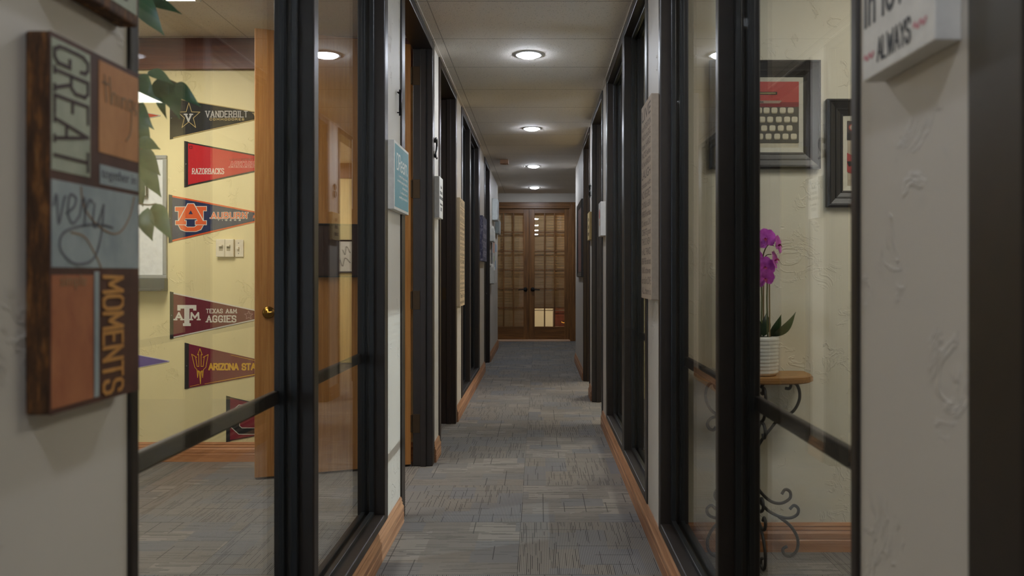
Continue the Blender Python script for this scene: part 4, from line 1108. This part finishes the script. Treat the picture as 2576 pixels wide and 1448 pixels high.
def leaf(mb, base, tip, width, nrm, fold=.25, droop=.12, rnd=False):
    b = Vector(base); t = Vector(tip); d = t - b; ln = d.length; d.normalize()
    n = Vector(nrm); n = (n - d * n.dot(d)).normalized(); s = d.cross(n)
    N = 9; prev = None
    for i in range(N + 1):
        f = i / N
        wv = width * math.sin(math.pi * min(1, f * 1.02) ** .8) * (1 - f * .25) if 0 < i < N else 0.0005
        if rnd and 0 < i < N: wv = width * (1 - abs(2 * f - 1.1) ** 2.4 / 1.26) ** .6
        c = b + d * ln * f + n * (math.sin(math.pi * f) * droop * ln)
        row = [mb.bm.verts.new(c - s * wv + n * wv * fold), mb.bm.verts.new(c), mb.bm.verts.new(c + s * wv + n * wv * fold)]
        if prev:
            for k in range(2): mb.bm.faces.new((prev[k], prev[k + 1], row[k + 1], row[k]))
        prev = row
def P3(px, py, d): return Vector(((px - 1354) * d / F, d, EYE + (690 - py) * d / F))
vis = [((352, -12), (414, 90), 1.70, .026), ((372, 2), (458, 36), 1.74, .016), ((352, -30), (372, 52), 1.80, .020),
       ((352, 188), (392, 252), 1.72, .026), ((352, 196), (360, 262), 1.66, .020), ((372, 180), (438, 214), 1.70, .015), ((398, 196), (424, 268), 1.74, .022), ((420, 204), (452, 300), 1.76, .026),
       ((442, 210), (505, 268), 1.74, .019), ((408, 200), (420, 300), 1.80, .018), ((338, 190), (352, 240), 1.7, .018),
       ((346, 262), (388, 326), 1.80, .024), ((340, 300), (380, 362), 1.84, .024), ((346, 352), (404, 376), 1.82, .018), ((340, 366), (404, 442), 1.84, .026), ((350, 400), (406, 496), 1.86, .026),
       ((372, 522), (384, 606), 1.70, .023), ((392, 512), (432, 604), 1.72, .023), ((384, 516), (418, 560), 1.78, .015), ((338, 440), (360, 520), 1.8, .02)]
for (a, b, d, wd) in vis:
    A = P3(*a, d); B = P3(*b, d + random.uniform(-.03, .03))
    leaf(lf, loc(A), loc(B), wd, (random.uniform(-.4, .4), -1, random.uniform(.1, .5)))
def twig(pts, r0=.004): tr.tube(smooth_curve([loc(p) for p in pts], 6), r0, 6, .0015)
top = Vector((-1.28, 1.86, 1.74))
twig([top, P3(250, -20, 1.75), P3(352, -16, 1.72), P3(376, 0, 1.74)])
twig([Vector((-1.29, 1.86, 1.5)), P3(240, 200, 1.76), P3(352, 188, 1.72), P3(410, 196, 1.74), P3(446, 210, 1.75)])
twig([Vector((-1.31, 1.86, 1.35)), P3(240, 290, 1.84), P3(346, 350, 1.83), P3(352, 396, 1.85)])
twig([Vector((-1.31, 1.86, 1.2)), P3(220, 470, 1.76), P3(350, 512, 1.72), P3(394, 512, 1.73)])
for i in range(150):                     # the rest of the crown, mostly behind the wall
    z = random.uniform(1.05, 2.15); a = random.uniform(0, 2 * math.pi); rr = random.uniform(.08, .34) * (1.1 - abs(z - 1.6) * .5)
    b = Vector((-1.34 + rr * math.cos(a), 1.88 + rr * .6 * math.sin(a), z))
    if 1354 + F * b.x / b.y > 280: continue
    leaf(lf, loc(b), loc(b + Vector((math.cos(a) * .05, math.sin(a) * .04, -random.uniform(.05, .09)))), random.uniform(.018, .026), (math.cos(a), math.sin(a), .6))
tr.build('branch', bark, fic, True)
lo_ = lf.build('foliage', leafm, fic, True); lo_['kind'] = 'stuff'

# ================================================================== ORCHID OFFICE: CONSOLE TABLE AND ORCHID
TX, TY, TZ = .849, 3.098, .732
tb = tag(empty('console_table', (TX, TY, 0)), 'small wall console with wooden top on black wrought iron scroll legs', 'table')
tw = wood('console_top_wood', (132, 90, 48), (186, 140, 84), 0, .42)
mb = MB(); hw, dp = .222, .225
out = [(-hw, .012), (hw, .012)] + [(hw * math.copysign(abs(math.cos(a)) ** .62, math.cos(a)), -dp * abs(math.sin(a)) ** .62) for a in [-math.pi * i / 26 for i in range(1, 26)]]
for sc, z0, z1 in ((.965, TZ - .024, TZ - .019), (1.0, TZ - .019, TZ - .006), (.98, TZ - .006, TZ)):
    mb.prism([(x * sc, y * sc if y < 0 else y) for x, y in out], z0, z1)
mb.build('table_top', tw, tb)
iron = plain('wrought_iron', (58, 56, 54), .5, .5, .25, 60)
KL = 3.05 / F
def LP(px, py): return ((px - 1908) * KL, EYE + (690 - py) * KL)
LEGC = [[(1990, 976), (2000, 977), (2004, 968), (1997, 960), (1986, 962)],
        [(2004, 962), (2018, 966), (2026, 985), (2024, 1010), (2008, 1036), (1975, 1053), (1950, 1082), (1930, 1108), (1915, 1139), (1910, 1175), (1919, 1223), (1948, 1257), (1977, 1266), (2001, 1254), (2002, 1237), (1990, 1231), (1981, 1243)],
        [(1973, 1052), (1988, 1048), (2010, 1050), (2022, 1064), (2017, 1078), (2006, 1081), (2001, 1073)],
        [(1908, 1150), (1906, 1208), (1919, 1248), (1941, 1279), (1970, 1297), (1999, 1303), (2019, 1295), (2023, 1280), (2012, 1271), (2001, 1281)],
        [(1973, 1299), (2003, 1323), (2021, 1354), (2019, 1384), (2003, 1398), (1988, 1394), (1984, 1381), (1995, 1374)]]
def ironleg(rot, sx=1.0):
    m = MB()
    for st in LEGC:
        c = smooth_curve([(LP(*p)[0] * sx, 0, max(.007, LP(*p)[1])) for p in st], 6)
        m.tube(c, .0062, 8)
    m.bm.transform(Matrix.Rotation(rot, 4, 'Z') ); m.bm.transform(Matrix.Translation((0, -.045, 0)))
    return m.build('leg', iron, tb, True)
ironleg(0); ironleg(math.pi); ironleg(-math.pi / 2, .95)
mb = MB().lathe([(.0, .40), (.012, .40), (.014, .46), (.012, .5), (.0, .5)], (0, -.045, 0), 14)
mb.tube([(-.19, -.03, TZ - .026), (.19, -.03, TZ - .026)], .005, 6); mb.tube([(0, -.0, TZ - .027), (0, -.19, TZ - .027)], .005, 6)
mb.build('bracket', iron, tb)

orc = tag(empty('potted_orchid', (TX + .004, TY - .105, TZ + .001)), 'magenta orchid in a ribbed white pot on the console table', 'plant')
prof = [(.0, 0), (.066, 0), (.070, .004)]
for i in range(10):
    z = .008 + i * .0138
    prof += [(.0735 + .0012 * i * .3, z), (.0775 + .0012 * i * .3, z + .006), (.0735 + .0012 * i * .3, z + .0125)]
prof += [(.077, .149), (.070, .149), (.068, .138), (.0, .138)]
MB().lathe(prof, (0, 0, 0), 40).build('pot', plain('glazed_white_ceramic', (228, 224, 212), .22), orc, True)
MB().lathe([(.0, .139), (.068, .139), (.04, .146), (.0, .148)], (0, 0, 0), 24).build('moss', plain('dark_moss', (52, 50, 34), .9, 0, .3, 120), orc)
KO = 2.985 / F
def OP(px, py, dy=0.0): return Vector(((px - 1354) * KO - (TX + .004), dy, EYE + (690 - py) * KO - TZ))
stemm = plain('green_stem', (112, 116, 66), .5); stakem = plain('bamboo_stake', (140, 116, 74), .6)
mb = MB()
mb.tube(smooth_curve([OP(1916, 848), OP(1918, 760), OP(1917, 690), OP(1922, 640), OP(1934, 616), OP(1948, 618)], 6), .0035, 8, .002)
mb.tube(smooth_curve([OP(1929, 848, -.02), OP(1927, 760, -.02), OP(1928, 700, -.015), OP(1918, 660, -.01), OP(1912, 640)], 6), .0035, 8, .002)
mb.tube(smooth_curve([OP(1920, 655), OP(1930, 642), OP(1942, 640)], 5), .002, 6)
mb.tube(smooth_curve([OP(1918, 700), OP(1905, 672), OP(1890, 650)], 5), .002, 6)
mb.build('stem', stemm, orc, True)
MB().tube([OP(1924, 850, .01), OP(1924, 690, .01)], .003, 6).tube([OP(1932, 850, -.03), OP(1931, 690, -.03)], .003, 6).build('stake', stakem, orc)
orl = NT('orchid_leaf'); orl.base(orl.ramp(orl.noise(orl.pos(), 14, 2), [(.3, lin((28, 48, 30))), (.7, lin((48, 78, 42)))])); orl.rough(.35); orl = orl.m
for (a, b, wd, dr_, nr, dy) in (((1942, 846), (1993, 783), .020, .18, (.5, -.8, .4), -.05), ((1936, 848), (1963, 790), .020, .10, (.3, -1, .2), -.02), ((1922, 848), (1934, 786), .022, .12, (0, -1, .2), .02), ((1890, 848), (1850, 800), .022, .15, (-.5, -.8, .4), .0), ((1908, 848), (1896, 790), .024, .1, (-.1, -1, .2), -.03)):
    mb = MB(); leaf(mb, OP(*a, dy * .3), OP(*b, dy), wd, nr, .3, dr_); mb.build('leaf', orl, orc, True)
petm = NT('magenta_petal'); petm.base(petm.ramp(petm.noise(petm.pos(), 60, 3), [(.3, lin((176, 44, 166))), (.7, lin((214, 96, 204)))])); petm.rough(.5); petm = petm.m
lipm = plain('orchid_lip', (140, 10, 70), .5)
def flower(px, py, dy, size, ax, roll):
    c = OP(px, py, dy); fl = MB(); ax = Vector(ax).normalized()
    q = ax.to_track_quat('Z', 'Y').to_matrix() @ Matrix.Rotation(roll, 3, 'Z')
    for k, (ang, ln, wd) in enumerate(((90, .95, .36), (215, .9, .34), (325, .9, .34), (20, .95, .60), (160, .95, .60))):
        a = math.radians(ang); d = q @ Vector((math.cos(a), math.sin(a), .12))
        leaf(fl, c, c + d * size * ln, size * wd, ax, .10, .06, True)
    o = fl.build('flower', petm, orc, True)
    lp = MB(); leaf(lp, c + ax * .004, c + ax * size * .5 + q @ Vector((0, -1, 0)) * size * .35, size * .2, ax, .5, .2); leaf(lp, c + ax * .002, c + ax * size * .35 + q @ Vector((0, .4, 0)) * size * .3, size * .14, ax, .5, .2)
    lp.build('lip', lipm, o, True)
for f in ((1922, 602, -.02, .044, (-.2, -1, .1), .1), (1950, 618, -.03, .042, (.9, -.6, .1), -.5), (1905, 612, -.01, .044, (-.5, -1, 0), .4), (1942, 655, -.03, .040, (.8, -.5, .2), .6), (1916, 672, -.04, .044, (.0, -1, -.1), -.2), (1914, 700, -.05, .042, (.1, -1, -.2), .3), (1890, 650, -.02, .044, (-.4, -1, 0), .0), (1876, 620, -.02, .042, (-.6, -.8, .1), .5)):
    flower(*f)
